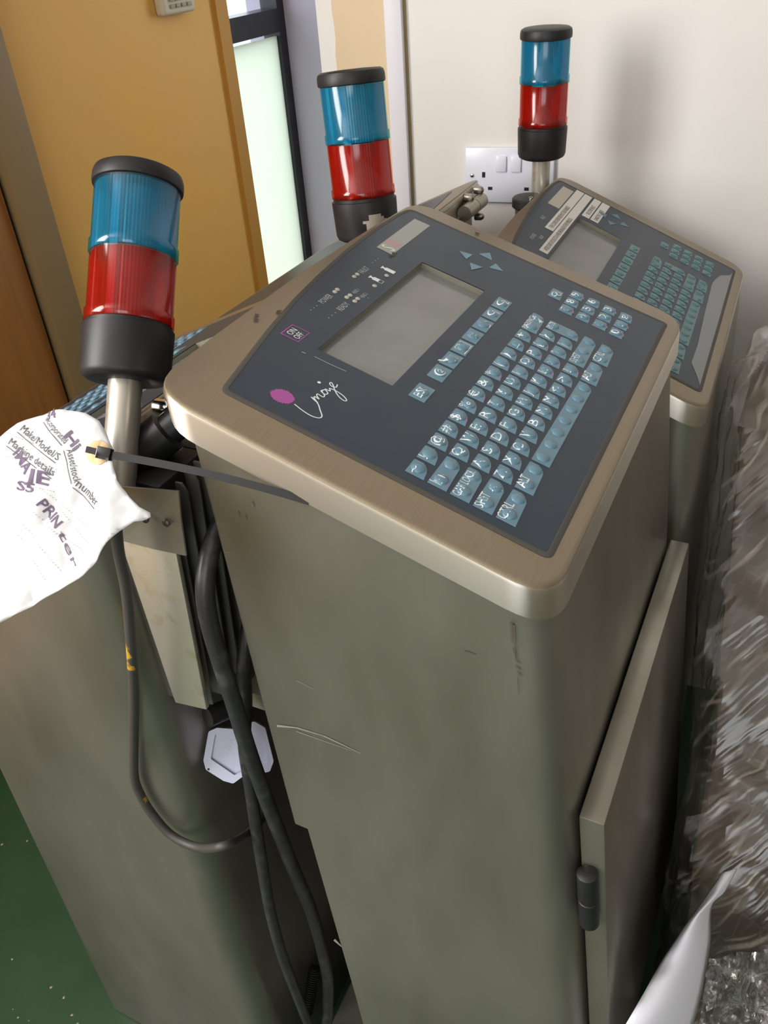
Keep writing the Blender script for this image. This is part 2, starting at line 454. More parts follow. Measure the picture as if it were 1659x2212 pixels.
# wooden door and its frame
dr = tag(empty('door_1', (0.36, WY, 0)), kind='structure')
box('door_leaf', -.44, .447, -.03, -.005, 0.01, 2.02, WOODD, dr, .002)
box('door_gap', .447, .458, -.02, -.002, 0.0, 2.03, DARK, dr)
box('door_frame', .458, .545, -.05, 0.0, 0.0, 2.1, TAUPE, dr, .003)
box('door_frame', -.53, -.44, -.05, 0.0, 0.0, 2.1, TAUPE, dr, .003)
box('door_frame', -.44, .458, -.05, 0.0, 2.03, 2.1, TAUPE, dr, .003)
# outdoors seen through the clear pane
OUTG = mat('outdoor_paving', (0.36, 0.37, 0.37), 0.9, vary=(6, (0.28, 0.29, 0.30), 0.3, 0.7))
GRASS = mat('outdoor_grass', (0.17, 0.20, 0.06), 0.9, vary=(20, (0.10, 0.13, 0.04), 0.3, 0.7))
tag(box('pavement', -6, 14, WY + WT, 9, -0.10, -0.02, OUTG), kind='structure')
tag(box('grass_verge', -6, 14, 9, 16, -0.10, 0.03, GRASS), 'strip of grass outside beyond the clear window pane', 'grass', kind='stuff')

# ---- the white wall on the right, angled, with trunking and the patch of old paint
WA = rad(97)
wd = Vector((cos(WA), sin(WA), 0)); wn = Vector((-wd.y, wd.x, 0))      # wn points into the room (-x)
if wn.x > 0: wn = -wn
W0 = dep(1100, 375, 1.38)
def wall_pt(px, py):      # metres along the wall from W0, and height
    q = on_plane(px, py, wn, wn.dot(W0)); return (q - W0).dot(wd), q.z
s_end, _ = wall_pt(692, 120)
WM = Matrix((wd, Vector((0, 0, 1)), wn)).transposed().to_4x4(); WM.translation = Vector((W0.x, W0.y, 0))   # local x along wall, y up, z out
we = tag(empty('wall_right', (W0.x, W0.y, 0)), kind='structure')
WL = Matrix.Translation((-W0.x, -W0.y, 0)) @ WM
obj('plaster', mesh('plaster', *xf(box_vf(-2.6, s_end, 0, 2.6, -0.10, 0), WL), WALLC), we)
sa, _ = wall_pt(844, 200); sb, _ = wall_pt(716, 60); sc_, _ = wall_pt(880, 200)
edge = []
z = 0.0
while z <= 2.6:
    edge.append((sb - .004 + 0.007 * noise.noise(Vector((z * 9, 3.1, 0))) + 0.004 * noise.noise(Vector((z * 37, 7.7, 0))) + (0.010 if z < 1.22 else 0) - 0.014 * max(0, min(1, (1.22 - z) * 8)), z)); z += 0.02
pp = ccw([(sa, 0)] + [(sa, 2.6)] + edge[::-1])
obj('old_paint', mesh('old_paint', *xf(prism(pp, 0.0, 0.0015), WL), CREAM), we)
tag(obj('trim_3', bevel_mesh(mesh('trunking', *xf(box_vf(sc_, sa, 0, 2.6, 0.0, 0.014), WM), mat('trunking_white', (0.72, 0.71, 0.78), 0.4)), .002)), kind='structure')
tag(obj('trim_4', mesh('brown_line', *xf(box_vf(sc_ - .0038, sc_, 0, 2.6, 0.0, 0.003), WM), mat('brown_strip', (0.30, 0.22, 0.10), 0.8))), kind='structure')  # thin brown strip along the trunking edge

# ---- double wall socket
sk = tag(empty('wall_socket', (0, 0, 0)), 'white double mains socket with two rocker switches on the white wall', 'socket')
s0, zt = wall_pt(1006, 316); zb = zt - 0.086; s1 = s0 - 0.146
base_w = WM @ Vector(((s0 + s1) / 2, zb, 0)); sk.location = base_w
SM = Matrix.Translation(-base_w) @ WM @ Matrix.Translation(((s0 + s1) / 2, zb, 0)) @ Matrix.Rotation(pi, 4, 'Y') @ Matrix.Scale(-1, 4, (0, 0, 1))
# local frame: x to the right as seen, y up, z out of the wall
def sbox(name, x0, x1, y0, y1, z0, z1, m, bev=0.0, parent=sk):
    vf = box_vf(x0, x1, y0, y1, z0, z1)
    vf = flipfaces(xf(vf, SM))
    me = mesh(name, *vf, m)
    if bev: bevel_mesh(me, bev)
    return obj(name, me, parent)
SOCK = mat('socket_white', (0.74, 0.76, 0.86), 0.25)
sbox('face_plate', -.073, .073, 0, .086, 0.0, .009, SOCK, .003)
sbox('rocker_switch', -.0205, -.0035, .0495, .074, .009, .0125, SOCK, .0015)
sbox('rocker_switch', .0035, .0205, .0495, .074, .009, .0125, SOCK, .0015)
for sx in (-1, 1):
    sbox('pin_hole', sx * .041 - .0026, sx * .041 + .0026, .040, .0485, .0086, .0094, DARK)
    for d in (-.011, .011): sbox('pin_hole', sx * .041 + d - .0036, sx * .041 + d + .0036, .0205, .0255, .0086, .0094, DARK)
    v, f = lathe([(.0032, .009), (.0032, .0105), (.002, .0112)], 14)
    o = obj('screw', mesh('screw', *flipfaces(xf((v, f), SM @ Matrix.Translation((sx * .0605, .043, 0)))), CHROME, True), sk)

# ---- keypad on the mustard wall
kp = tag(empty('wall_keypad', (1.485, WY, 1.275)), 'cream push button keypad fixed high on the mustard wall', 'keypad')
me = mesh('housing', *box_vf(-.062, .062, -.03, 0, 0, .13), mat('keypad_cream', (0.62, 0.55, 0.42), 0.5)); bevel_mesh(me, .008, 3); obj('housing', me, kp)
bme = bevel_mesh(mesh('button', *box_vf(-.008, .008, -.005, 0, -.004, .004), mat('keypad_button', (0.34, 0.27, 0.18), 0.5)), .001)
for i in range(4):
    for j in range(4):
        obj('button', bme, kp, Matrix.Translation((-.033 + i * .022, -.03, .018 + j * .014)))

# ================================================================== coding printers
S = 0.019                 # key pitch in metres
RP = 0.89159 * S          # row pitch
def L(c, r): return (c * S, -r * RP)
def Lp(pts): return ccw([L(c, r) for c, r in pts])
LID = round_poly([L(-2.7, -10.85), L(2.0, -11.1), L(9.2, -11.3), L(16, -11.12), L(21.0, -10.85), L(21.0, 7.0), L(-2.7, 7.0)],
                 [.038, .2, .3, .2, .032, .030, .034], 8)
LID = ccw(LID)
PAN = round_poly([L(-.95, -8.45), L(3.7, -9.49), L(6.46, -9.98), L(9.03, -10.31), L(12.2, -10.62), L(15.5, -10.72), L(18.3, -10.64), L(19.5, -10.45), L(19.5, 6.18), L(-.92, 6.18)],
                 [.007, .1, .1, .1, .1, .1, .03, .008, .004, .006], 4)
PAN = ccw(PAN)
SCR = [L(3.97, -7.1), L(14.5, -7.1), L(14.5, -3.25), L(3.97, -3.25)]
SCR = ccw(SCR)
def lid_mesh():
    rings = []
    sh = 0.394                                   # the skirt hangs straight down from the tilted top
    for d, z in ((0.0, -.025), (0.0, -.0045), (.0007, -.0022), (.0020, -.0007), (.0045, 0.0)):
        rings.append([(x, y + z * sh, z) for x, y in inset(LID, d)])
    sides = loft(rings, cap=False)
    top = fill_with_hole(inset(LID, .0045), SCR, 0.0)
    inner = loft([[(x, y + z * sh, z) for x, y in inset(LID, .0012)] for z in (-.025, -.004)], cap=False)
    under = fill_with_hole(inset(LID, .0012), SCR, -.008, True)
    v, f = merge(sides, top, flipfaces(inner), under)
    me = mesh('lid', v, f, [LIDST, LIDSIDE])
    for p in me.polygons:
        if p.index < len(LID) * 2: p.material_index = 1
    bm = bmesh.new(); bm.from_mesh(me); bmesh.ops.remove_doubles(bm, verts=bm.verts, dist=1e-6); bm.to_mesh(me); bm.free()
    return autosmooth(me, 40)
def panel_mesh():
    side = loft([[(x, y, z) for x, y in PAN] for z in (0.0, .0007)], cap=False)
    top = fill_with_hole(PAN, SCR, .0007)
    well = loft([[(x, y, z) for x, y in SCR] for z in (.0007, -.0001)], cap=False)
    v, f = merge(side, top, flipfaces(well))
    return mesh('panel', v, f, PANEL)
LID_ME, PAN_ME = lid_mesh(), panel_mesh()
WELL_ME = mesh('screen_frame', *flipfaces(loft([[(x, y, z) for x, y in SCR] for z in (-.0065, 0.0003)], cap=False)), BEZEL)
WELL_ME.flip_normals()
SCR_ME = mesh('screen', *fill_with_hole(SCR, None, -.0055), SCREEN)

TILE_H = .0005
def dome_h(dx, dy, cx, cy):     # height of a key dome above the tile, in key units
    q = 1 - ((dx - cx) / .27) ** 2 - ((dy - cy) / .31) ** 2
    return .0019 * sqrt(q) if q > 0 else 0.0
def key_mesh(name, poly, domes, m):
    """poly and dome centres in key units (c to the right, r to the front)"""
    pts = ccw([(c * S, -r * RP) for c, r in poly])
    parts = [prism(pts, 0, TILE_H)]
    for cx, cy in domes:
        rings = []
        for k in range(5):
            a = k / 4 * pi / 2 * .94
            rings.append([((cx + .27 * cos(a) * cos(2 * pi * i / 14)) * S, -(cy + .31 * cos(a) * sin(2 * pi * i / 14)) * RP, TILE_H + .0019 * sin(a)) for i in range(14)])
        parts.append(flipfaces(loft(rings)))
    v, f = merge(*parts)
    return autosmooth(mesh(name, v, f, m), 50)
def tile_poly(l, rgt, top=-.34, bot=.5):
    b = (bot - .5)
    return [(l, top), (rgt - .04, top), (rgt, top + .05), (rgt, .06 + b), (rgt - .10, .22 + b), (rgt - .24, .34 + b), (rgt - .42, .42 + b), (l, bot)]
KEYS = []     # (column, row, mesh, legends); a legend: (text, x, y, size, stretch)
M_STD = key_mesh('key', tile_poly(-.33, .5), [(.10, .03)], KEYM)
def std_row(row, col, chars):
    for i, ch in enumerate(chars):
        KEYS.append((col + i, row, M_STD, [(ch, -.27, .10, .56)]))
std_row(0, 0, ['~', '!', '@', '#', '$', '%', '€', '&', '*', '(', ')', '_', '+'])
std_row(1, 2, list('QWERTYUIOP') + ['{', '}'])
std_row(2, 2, list('ASDFGHJKL') + [':', '"', '|'])
std_row(3, 2, list('ZXCVBNM') + ['<', '>', '?'])
M_W2 = key_mesh('key', tile_poly(-.33, 1.5), [(.12, .06), (1.12, .03)], KEYM)
KEYS.append((0, 1, M_W2, [('|', -.24, .05, .5), ('tab', 0, 0, 0)]))
KEYS.append((0, 2, M_W2, [('CAPS LOCK', -.27, .05, .46, .62)]))
KEYS.append((0, 3, M_W2, [('SHIFT', -.27, .05, .5, .66), ('shift', 1.0, 0, 0)]))
KEYS.append((0, 4, M_W2, [('CTRL', -.27, .05, .54, .75)]))
KEYS.append((2, 4, M_W2, [('ALT', -.18, .05, .54, .75)]))
KEYS.append((11, 4, M_W2, [('ALT', -.18, .05, .54, .75)]))
KEYS.append((13, 4, M_W2, [('CTRL', -.27, .05, .54, .75)]))
KEYS.append((13, 0, M_W2, [('BACKSPACE', -.27, -.05, .40, .60), ('back', 1.0, .25, 0)]))
M_SP = key_mesh('key', tile_poly(-.33, 6.5), [(k * 1.0 + .08, .04) for k in range(7)], KEYM)
KEYS.append((4, 4, M_SP, []))
M_SR = key_mesh('key', tile_poly(-.33, 2.5), [(.2, .08), (1.12, .05), (2.1, .05)], KEYM)
KEYS.append((12, 3, M_SR, [('SHIFT', -.22, .05, .5, .66), ('shift', 1.15, 0, 0)]))
M_EN = key_mesh('key', tile_poly(-.33, .5, -.34, 1.5), [(.08, -.02), (.12, 1.06)], KEYM)
KEYS.append((14, 1, M_EN, [('ENTER', -.30, .02, .40, .58), ('enter', .1, 1.0, 0)]))
M_FN = key_mesh('key', [(-.55, -.4), (.55, -.4), (.55, .4), (-.55, .4)], [(0, 0)], KEYM)
KEYS.append((4.42, -2.0, M_FN, [('ESC', -.40, .14, .52, .8)]))
for k in range(7):
    KEYS.append((6.24 + k * 1.285, -2.0, M_FN, [('fn%d' % k, 0, 0, 0)]))
M_NP = key_mesh('key', [(-.42, -.34), (.34, -.34), (.42, -.1), (.38, .3), (-.06, .40), (-.42, .42)], [(0, .02)], KEYM)
for r_, rowc in enumerate(('789', '456', '123')):
    for c_, ch in enumerate(rowc): KEYS.append((16.28 + c_ * .94, 1 + r_, M_NP, [(ch, -.26, .14, .56)]))
for c_, ch in enumerate(('0', '.', 'ENT')):
    KEYS.append((16.22 + c_ * .97, 4, M_NP, [(ch, -.26, .14, .56 if len(ch) == 1 else .42, 1 if len(ch) == 1 else .7)]))
M_CL = key_mesh('key', [(-.48, -.34), (.48, -.34), (.48, .3), (-.48, .4)], [(-.05, 0)], KEYM)
KEYS.append((17.31, 0.0, M_CL, [('CLR', -.22, .28, .42, .75), ('ring', -.2, -.05, 0)]))
ARROWS = [((17.26, -6.10), (17.49, -5.33), (16.75, -5.40)), ((17.90, -5.10), (18.53, -4.67), (17.83, -4.24)),
          ((16.54, -5.09), (16.66, -4.30), (15.87, -4.69)), ((16.93, -4.05), (17.66, -3.92), (17.20, -3.26))]
for tri in ARROWS:
    cx = sum(p[0] for p in tri) / 3; cy = sum(p[1] for p in tri) / 3
    KEYS.append((cx, cy, key_mesh('key', [(a - cx, b - cy) for a, b in tri], [], KEYM), ['arrow']))

def rib(pts, w=.0009):
    return ribbon([(c * S, -r * RP) for c, r in pts], w, 0.0)
def ribs(pts, w=.0009):
    return ribbon([(c * S, -r * RP) for c, r in pts], w, 0.0, spline=False)
def disc(cx, cy, rx, ry, n=18, jag=0.0):
    pts = [((cx + rx * (1 + jag * (1 if i % 2 else -1) * random.random()) * cos(2 * pi * i / n)) * S, -(cy + ry * (1 + jag * (1 if i % 2 else -1) * random.random()) * sin(2 * pi * i / n)) * RP, 0) for i in range(n)]
    return pts, [tuple(range(n - 1, -1, -1))]
def poly(pts): 
    p = ccw([(c * S, -r * RP) for c, r in pts]); return [(x, y, 0) for x, y in p], [tuple(range(len(p)))]
def circ(cx, cy, r, n=14): return [(cx + r * cos(2 * pi * i / n), cy + r * sin(2 * pi * i / n)) for i in range(n + 1)]
def symbol(kind, x, y):
    if kind == 'tab': return merge(poly([(-.05, .0), (.2, -.17), (.2, -.06), (.36, -.06), (.36, .06), (.2, .06), (.2, .17)]), ribs([(-.1, -.18), (-.1, .18)]))
    if kind == 'shift': return merge(poly([(x - .2, .02), (x + .02, -.2), (x + .06, .08)]), ribs([(x - .02, -.02), (x + .1, .34)], .0012))
    if kind == 'back': return merge(poly([(x - .22, y), (x, y - .16), (x, y + .16)]), ribs([(x, y), (x + .25, y)], .0012))
    if kind == 'enter': return merge(poly([(x - .22, y + .15), (x + .02, y), (x + .04, y + .3)]), ribs([(x + .02, y + .15), (x + .24, y + .15), (x + .24, y - .15), (x + .05, y - .2)], .001))
    if kind == 'ring': return rib(circ(x, y, .14, 10), .0006)
    if kind == 'fn0': return merge(rib(circ(0, 0, .24, 12), .0007), rib([(-.1, -.05), (0, -.12), (.1, -.03), (0, .05), (-.06, .12), (.12, .1)], .0006))
    if kind == 'fn1': return merge(poly([(-.52, -.5), (-.38, -.46), (-.30, -.3), (-.14, -.22), (-.22, -.06), (-.36, -.2)]), ribs([(-.2, -.2), (-.05, .2), (.3, .2), (.3, -.2), (-.1, -.25)], .0006), ribs([(0, 0), (.3, 0)], .0006))
    if kind == 'fn2': return merge(ribs([(-.45, .3), (.42, .3), (.42, -.3), (.3, -.3)], .0007), ribs([(-.3, -.3), (.1, -.3), (.1, 0), (-.3, 0), (-.3, -.3)], .0006), poly([(.1, -.05), (.3, -.1), (.2, .1)]), ribs([(-.2, -.2), (0, -.2)], .0006))
    if kind == 'fn3': return merge(poly([(-.2, -.26), (.2, -.26), (.2, -.17), (-.2, -.17)]), ribs([(-.16, -.12), (-.16, .22), (.16, .22), (.16, -.12)], .0006), ribs([(-.05, -.1), (-.05, .16)], .0006), ribs([(.06, -.1), (.06, .16)], .0006))
    if kind == 'fn4': return merge(poly([(-.1, -.3), (.1, -.24), (-.08, -.14)]), poly([(.3, -.2), (.42, .1), (.2, .05)]), ribs([(.0, .34), (.2, .34), (.25, .26)], .0008), ribs([(.1, -.3), (.2, -.15)], .0007))
    if kind in ('fn5', 'fn6'):
        a = merge(rib([(.05, .05), (-.12, .05), (-.24, -.06), (-.2, -.2), (0, -.26), (.14, -.18), (.1, -.06), (0, -.08)], .0008), ribs([(.02, .06), (.2, .12)], .0007))
        t = text_vf('1' if kind == 'fn5' else '2', .55 * S)
        return merge(a, xf(t, Matrix.Translation((.16 * S, -.28 * RP, 0))))
    return [], []
def legend_mesh(legs, domes_of):
    parts = []
    for lg in legs:
        if lg == 'arrow': continue
        if lg[3] == 0: parts.append(symbol(lg[0], lg[1], lg[2])); continue
        st = lg[4] if len(lg) > 4 else 1.0
        t = text_vf(lg[0], lg[3] * RP * 1.15)
        parts.append(xf(t, Matrix.Translation((lg[1] * S, -lg[2] * RP, 0)) @ Matrix.Diagonal((st * 1.0, 1, 1, 1))))
    if not parts: return None
    v, f = merge(*parts)
    return v, f
DOMES = {M_STD.name: [(.10, .03)], M_W2.name: [(.12, .06), (1.12, .03)], M_SR.name: [(.2, .08), (1.12, .05), (2.1, .05)],
         M_EN.name: [(.08, -.02), (.12, 1.06)], M_FN.name: [(0, 0)], M_NP.name: [(0, .02)], M_CL.name: [(-.05, 0)]}
LEG = []
for c, r, me, legs in KEYS:
    vf = legend_mesh(legs, me.name)
    if vf and vf[0]:
        dm = DOMES.get(me.name, [])
        V = []
        for p in vf[0]:
            h = max([dome_h(p.x / S, -p.y / RP, a, b) for a, b in dm] + [0.0])
            V.append((p.x, p.y, TILE_H + h + .00012))
        LEG.append(mesh('legend', V, vf[1], LEGEND))
    else: LEG.append(None)
SMEAR = mesh('ink_smear', [(.10 * S, -.30 * RP, TILE_H + .0001), (.33 * S, -.20 * RP, TILE_H + .0001), (.05 * S, -.43 * RP, TILE_H + .0001), (-.2 * S, -.47 * RP, TILE_H + .0001)], [(0, 2, 1), (0, 3, 2)], PINKS)
SMEARED = {4, 6, 8, 22, 23, 33, 34, 46, 47, 66, 68, 72, 74, 75, 76}

def printer(name, loc, rz, theta, z0, prof, rcorn, label, group, keys=True, legends=True, keymat=None):
    """prof: list of (z, y_front, y_back); everything is built in the printer's own frame"""
    e = tag(empty(name, loc, rz), label, 'printer', group)
    ML = Matrix.Translation((0, 0, z0)) @ Matrix.Rotation(theta, 4, 'X')
    rings = []
    for z, yf, yb in prof:
        pts = round_poly([(-.044, yf), (.383, yf), (.383, yb), (-.044, yb)], rcorn, 7)
        rings.append([(x, y, z) for x, y in pts])
    # the top of the body follows the slope of the lid
    zt, yf, yb = prof[-1]
    top = [(x, y, z0 - .012 + y * math.tan(theta)) for x, y, _ in rings[-1]]
    rings[-1] = top
    v, f = loft(rings)
    body = obj('body', autosmooth(mesh('body', v, f, STEEL), 28), e)
    lid = obj('lid', LID_ME, e, ML)
    obj('control_panel', PAN_ME, e, ML)
    sc = obj('screen', SCR_ME, e, ML); obj('screen_frame', WELL_ME, sc)
    if keys:
        for k, (c, r, me, legs) in enumerate(KEYS):
            m2 = me
            if keymat:
                if me.name + '_t' not in bpy.data.meshes:
                    m2 = me.copy(); m2.name = me.name + '_t'; m2.materials.clear(); m2.materials.append(keymat)
                else: m2 = bpy.data.meshes[me.name + '_t']
            x, y = L(c, r)
            ko = obj('key', m2, e, ML @ Matrix.Translation((x, y, .0007)))
            if legends and LEG[k]:
                lm = LEG[k]
                if keymat:
                    lm = lm.copy(); lm.materials.clear(); lm.materials.append(LEGENDT)
                obj('legend', lm, ko)
                if k in SMEARED and legends == 2: obj('ink_smear', SMEAR, ko)
    return e, ML
def on_lid(e, ML, name, vf, m, h, label=None):
    o = obj(name, mesh(name, *vf, m), e, ML @ Matrix.Translation((0, 0, h)))
    if label: o['label'] = label
    return o
def lid_text(s, c, r, size, st=1.0):
    x, y = L(c, r)
    return xf(text_vf(s, size * RP), Matrix.Translation((x, y, 0)) @ Matrix.Diagonal((st, 1, 1, 1)))

# ---- A: the big printer in the middle
profA = [(0.004, -.183, .060), (.16, -.183, .074), (.35, -.183, .090), (.40, -.178, .093), (.724, -.1456, .116), (.7245, -.1456, .130), (.95, -.123, .140), (1.1, -.108, .149)]
GP = 'coding printers in two back to back rows'
A, MA = printer('coding_printer', (0, 0, 0), 0, rad(19.07), 1.133, profA, [.034, .034, .003, .003],
                'nearest large steel printer in the middle, keyboard with white lettering in full view', GP, True, 2)
on_lid(A, MA, 'ink_blot', disc(.27, -6.43, .40, .52, 60, .13), PINK, .0009, 'magenta round ink blot emblem')
script = [[(.18, -5.79), (.06, -5.3), (.02, -4.85), (.12, -4.56), (.30, -4.55), (.55, -4.80), (.80, -5.05), (.98, -5.40), (.99, -5.50), (.90, -5.25), (.86, -5.10)],
          [(.86, -5.10), (1.0, -5.35), (1.12, -5.42), (1.10, -5.20), (1.22, -5.38), (1.34, -5.42), (1.32, -5.15), (1.45, -5.15), (1.62, -5.38), (1.78, -5.33), (1.60, -5.42), (1.52, -5.18), (1.66, -5.12), (1.82, -5.35), (1.84, -5.12), (1.98, -5.25)],
          [(1.98, -5.25), (2.02, -4.95), (1.95, -4.55), (1.80, -4.28), (1.70, -4.35), (1.78, -4.65), (2.02, -5.0), (2.25, -5.22), (2.36, -5.38), (2.25, -5.40), (2.16, -5.22), (2.24, -5.06), (2.42, -5.12)]]
on_lid(A, MA, 'logo_script', merge(*[rib(p, .00085) for p in script], disc(2.02, -5.78, .07, .08, 10)), LEGEND, .0009, 'white handwritten style lettering Imaje')
frame = [(3.8, -8.92), (4.72, -8.92), (4.72, -8.01), (3.8, -8.01), (3.8, -8.95)]
on_lid(A, MA, 'on_off_frame', ribs(frame, .0011), PINK, .0009, 'magenta square frame round ON OFF')
on_lid(A, MA, 'on_off_text', merge(lid_text('ON', 4.0, -8.50, .46, .82), lid_text('OFF', 3.95, -8.10, .46, .72)), LEGEND, .0009)
on_lid(A, MA, 'indicator_text', merge(lid_text('POWER', 7.15, -8.80, .48, .62), lid_text('READY', 7.25, -7.84, .48, .62), lid_text('FAULT', 10.95, -8.80, .48, .58),
       lid_text('HEAD 1', 9.02, -8.14, .32, .55), lid_text('HEAD 2', 8.98, -7.66, .32, .55)), LEGENDG, .0009)
LEDM = mat('led_lens', (0.42, 0.40, 0.36), 0.25)
led_me = autosmooth(mesh('indicator_lamp', *lathe([(.0022, 0), (.0022, .0004), (.0015, .0011), (.0005, .0013)], 12), LEDM))
for c, r in [(8.45, -8.96), (8.72, -8.98), (10.38, -8.99), (10.69, -8.99), (8.47, -8.28), (8.75, -8.26), (8.46, -7.82), (8.76, -7.83), (10.41, -7.80), (11.75, -7.83)]:
    obj('indicator_lamp', led_me, A, MA @ Matrix.Translation((*L(c, r), .0007)))
def bottle(c, r, full):
    a = poly([(c - .15, r - .28), (c + .15, r - .28), (c + .15, r + .30), (c - .15, r + .30)]) if full else merge(poly([(c - .15, r - .28), (c + .15, r - .28), (c + .15, r + .08), (c - .15, r + .08)]), ribs([(c - .13, r + .08), (c - .13, r + .30), (c + .13, r + .30), (c + .13, r + .08)], .0005))
    return merge(a, poly([(c - .07, r - .42), (c + .07, r - .42), (c + .07, r - .28), (c - .07, r - .28)]), poly([(c - .13, r - .5), (c + .13, r - .5), (c + .13, r - .42), (c - .13, r - .42)]))
on_lid(A, MA, 'ink_bottle_symbol', bottle(11.0, -7.95, False), LEGEND, .0009)
on_lid(A, MA, 'ink_bottle_symbol', bottle(12.3, -7.95, True), LEGEND, .0009)
on_lid(A, MA, 'dot_row', merge(*[disc(c, r, .03, .035, 6) for c, r in [(6.3, -8.95), (6.55, -8.95), (6.8, -8.95), (6.35, -8.0), (6.65, -8.0), (6.95, -8.0), (12.3, -9.0), (12.6, -9.0), (12.9, -9.0), (9.2, -7.5)]]), LEGENDG, .0009)
on_lid(A, MA, 'name_plate', poly([(13.9, -9.66), (18.57, -9.69), (18.59, -8.65), (13.84, -8.64)]), PLATEL, .0009, 'faded grey name plate strip')
on_lid(A, MA, 'plate_letter_block', poly([(14.72, -9.62), (15.25, -9.62), (15.15, -8.8), (14.75, -8.8)]), mat('faded_pink', (0.42, 0.24, 0.27), 0.5), .0010)
on_lid(A, MA, 'plate_letter', xf(text_vf('S', 1.15 * RP, .02), Matrix.Translation((*L(14.15, -8.76), 0)) @ Matrix.Diagonal((.72, 1, 1, 1))), mat('faded_cream', (0.60, 0.57, 0.50), 0.5), .0011)
SCRATCH = mat('scratch_white', (0.45, 0.46, 0.47), 0.5)
on_lid(A, MA, 'scratch', merge(ribs([(3.4, -6.9), (3.4, -6.1), (3.45, -5.3)], .0005), ribs([(3.3, -7.5), (3.32, -7.3)], .0006)), SCRATCH, .0009)
CHIP = mat('chipped_patch', (0.06, 0.05, 0.035), 0.8)
on_lid(A, MA, 'chip_mark', merge(disc(4.2, -10.5, .16, .10, 9, .5), disc(3.9, -10.3, .13, .12, 9, .5), disc(5.1, -9.95, .2, .08, 9, .5), disc(20.1, -6.2, .12, .15, 9, .5), disc(13.9, -8.6, .35, .14, 11, .6)), CHIP, .0010)
# dark rim where panel meets lid
DARKRIM = mat('dark_panel_edge', (0.055, 0.052, 0.045), 0.7)
rimv = loft([[(x, y, .0003) for x, y in inset(PAN, -.0016)], [(x, y, .00105) for x, y in inset(PAN, .0004)], [(x, y, .00105) for x, y in inset(PAN, .0024)], [(x, y, .0006) for x, y in inset(PAN, .003)]], cap=False)
RIM_ME = autosmooth(mesh('panel_edge', *rimv, DARKRIM))
obj('panel_edge', RIM_ME, A, MA)
# the front door of A with its hinge
door = obj('front_door', None, A) if False else None
def lean(z): return -.108 - .10 * (1.1 - max(z, .35))      # front of A follows the flare
dv = []
for z in (.03, .35, .855):
    y1 = lean(z) - .003; y0 = y1 - .020
    dv += [(-.022, y0, z), (.36, y0, z), (.36, y1, z), (-.022, y1, z)]
dme = bevel_mesh(mesh('front_door', *loft([dv[0:4], dv[4:8], dv[8:12]]), STEEL), .0012)
door = obj('front_door', dme, A)
for zz in (.763, .25):
    yh = lean(zz) - .010
    hv = merge(lathe([(.0055, -.036), (.0085, -.034), (.0085, -.001), (.0070, 0), (.0085, .001), (.0085, .034), (.0055, .036)], 16))
    h = obj('hinge', autosmooth(mesh('hinge', *xf(hv, Matrix.Translation((-.030, yh, zz)) @ Matrix.Rotation(rad(-5.7), 4, 'X')), BLACK)), door)
# scuffs on A's near corner and face
SC = []
for x0, y0, x1, y1, w in [(1104, 1345, 1107, 1388, 6), (1106, 1342, 1118, 1344, 2), (1110, 1350, 1114, 1425, 3.5), (1108, 1400, 1116, 1425, 3), (1112, 1425, 1124, 1436, 2.5), (1114, 1440, 1128, 1450, 3), (1116, 1452, 1127, 1462, 3.5), (1118, 1465, 1120, 1500, 2), (1003, 1407, 1028, 1414, 4), (1124, 1395, 1130, 1388, 1.5),
                          (515, 1103, 518, 1115, 2), (530, 1112, 534, 1122, 2), (545, 1083, 550, 1096, 2)]:
    q0, q1 = Vector((x0, y0)), Vector((x1, y1)); t = (q1 - q0).normalized(); n = Vector((-t.y, t.x)) * w / 2
    k = len(SC) * 4
    SC.append([onX(*(q0 + n), -.0446), onX(*(q1 + n * .4), -.0446), onX(*(q1 - n * .4), -.0446), onX(*(q0 - n), -.0446)])
v = [p for q in SC for p in q]; f = [(4 * i + 3, 4 * i + 2, 4 * i + 1, 4 * i) for i in range(len(SC))]
obj('scuff_marks', mesh('scuff_marks', v, f, CHIP), A)
SC = []
for x0, y0, x1, y1, w in [(598, 1568, 640, 1572, 5), (640, 1572, 700, 1590, 3), (700, 1590, 780, 1628, 2.5), (640, 1580, 760, 1622, 1.5), (722, 2030, 738, 2045, 5), (470, 1127, 476, 1130, 1.5), (486, 1192, 502, 1194, 1.5), (640, 1470, 680, 1490, 1.2)]:
    q0, q1 = Vector((x0, y0)), Vector((x1, y1)); t = (q1 - q0).normalized(); n = Vector((-t.y, t.x)) * w / 2
    SC.append([onX(*(q0 + n), -.0446), onX(*(q1 + n * .4), -.0446), onX(*(q1 - n * .4), -.0446), onX(*(q0 - n), -.0446)])
v = [p for q in SC for p in q]; f = [(4 * i + 3, 4 * i + 2, 4 * i + 1, 4 * i) for i in range(len(SC))]
obj('pale_scratches', mesh('pale_scratches', v, f, mat('pale_scratch', (0.30, 0.28, 0.24), .5, .3)), A)

box('gap_darkener', -.03, .37, .055, .19, .002, .13, FINM, A, .003)  # added dark box that covers the floor and darkens the gap
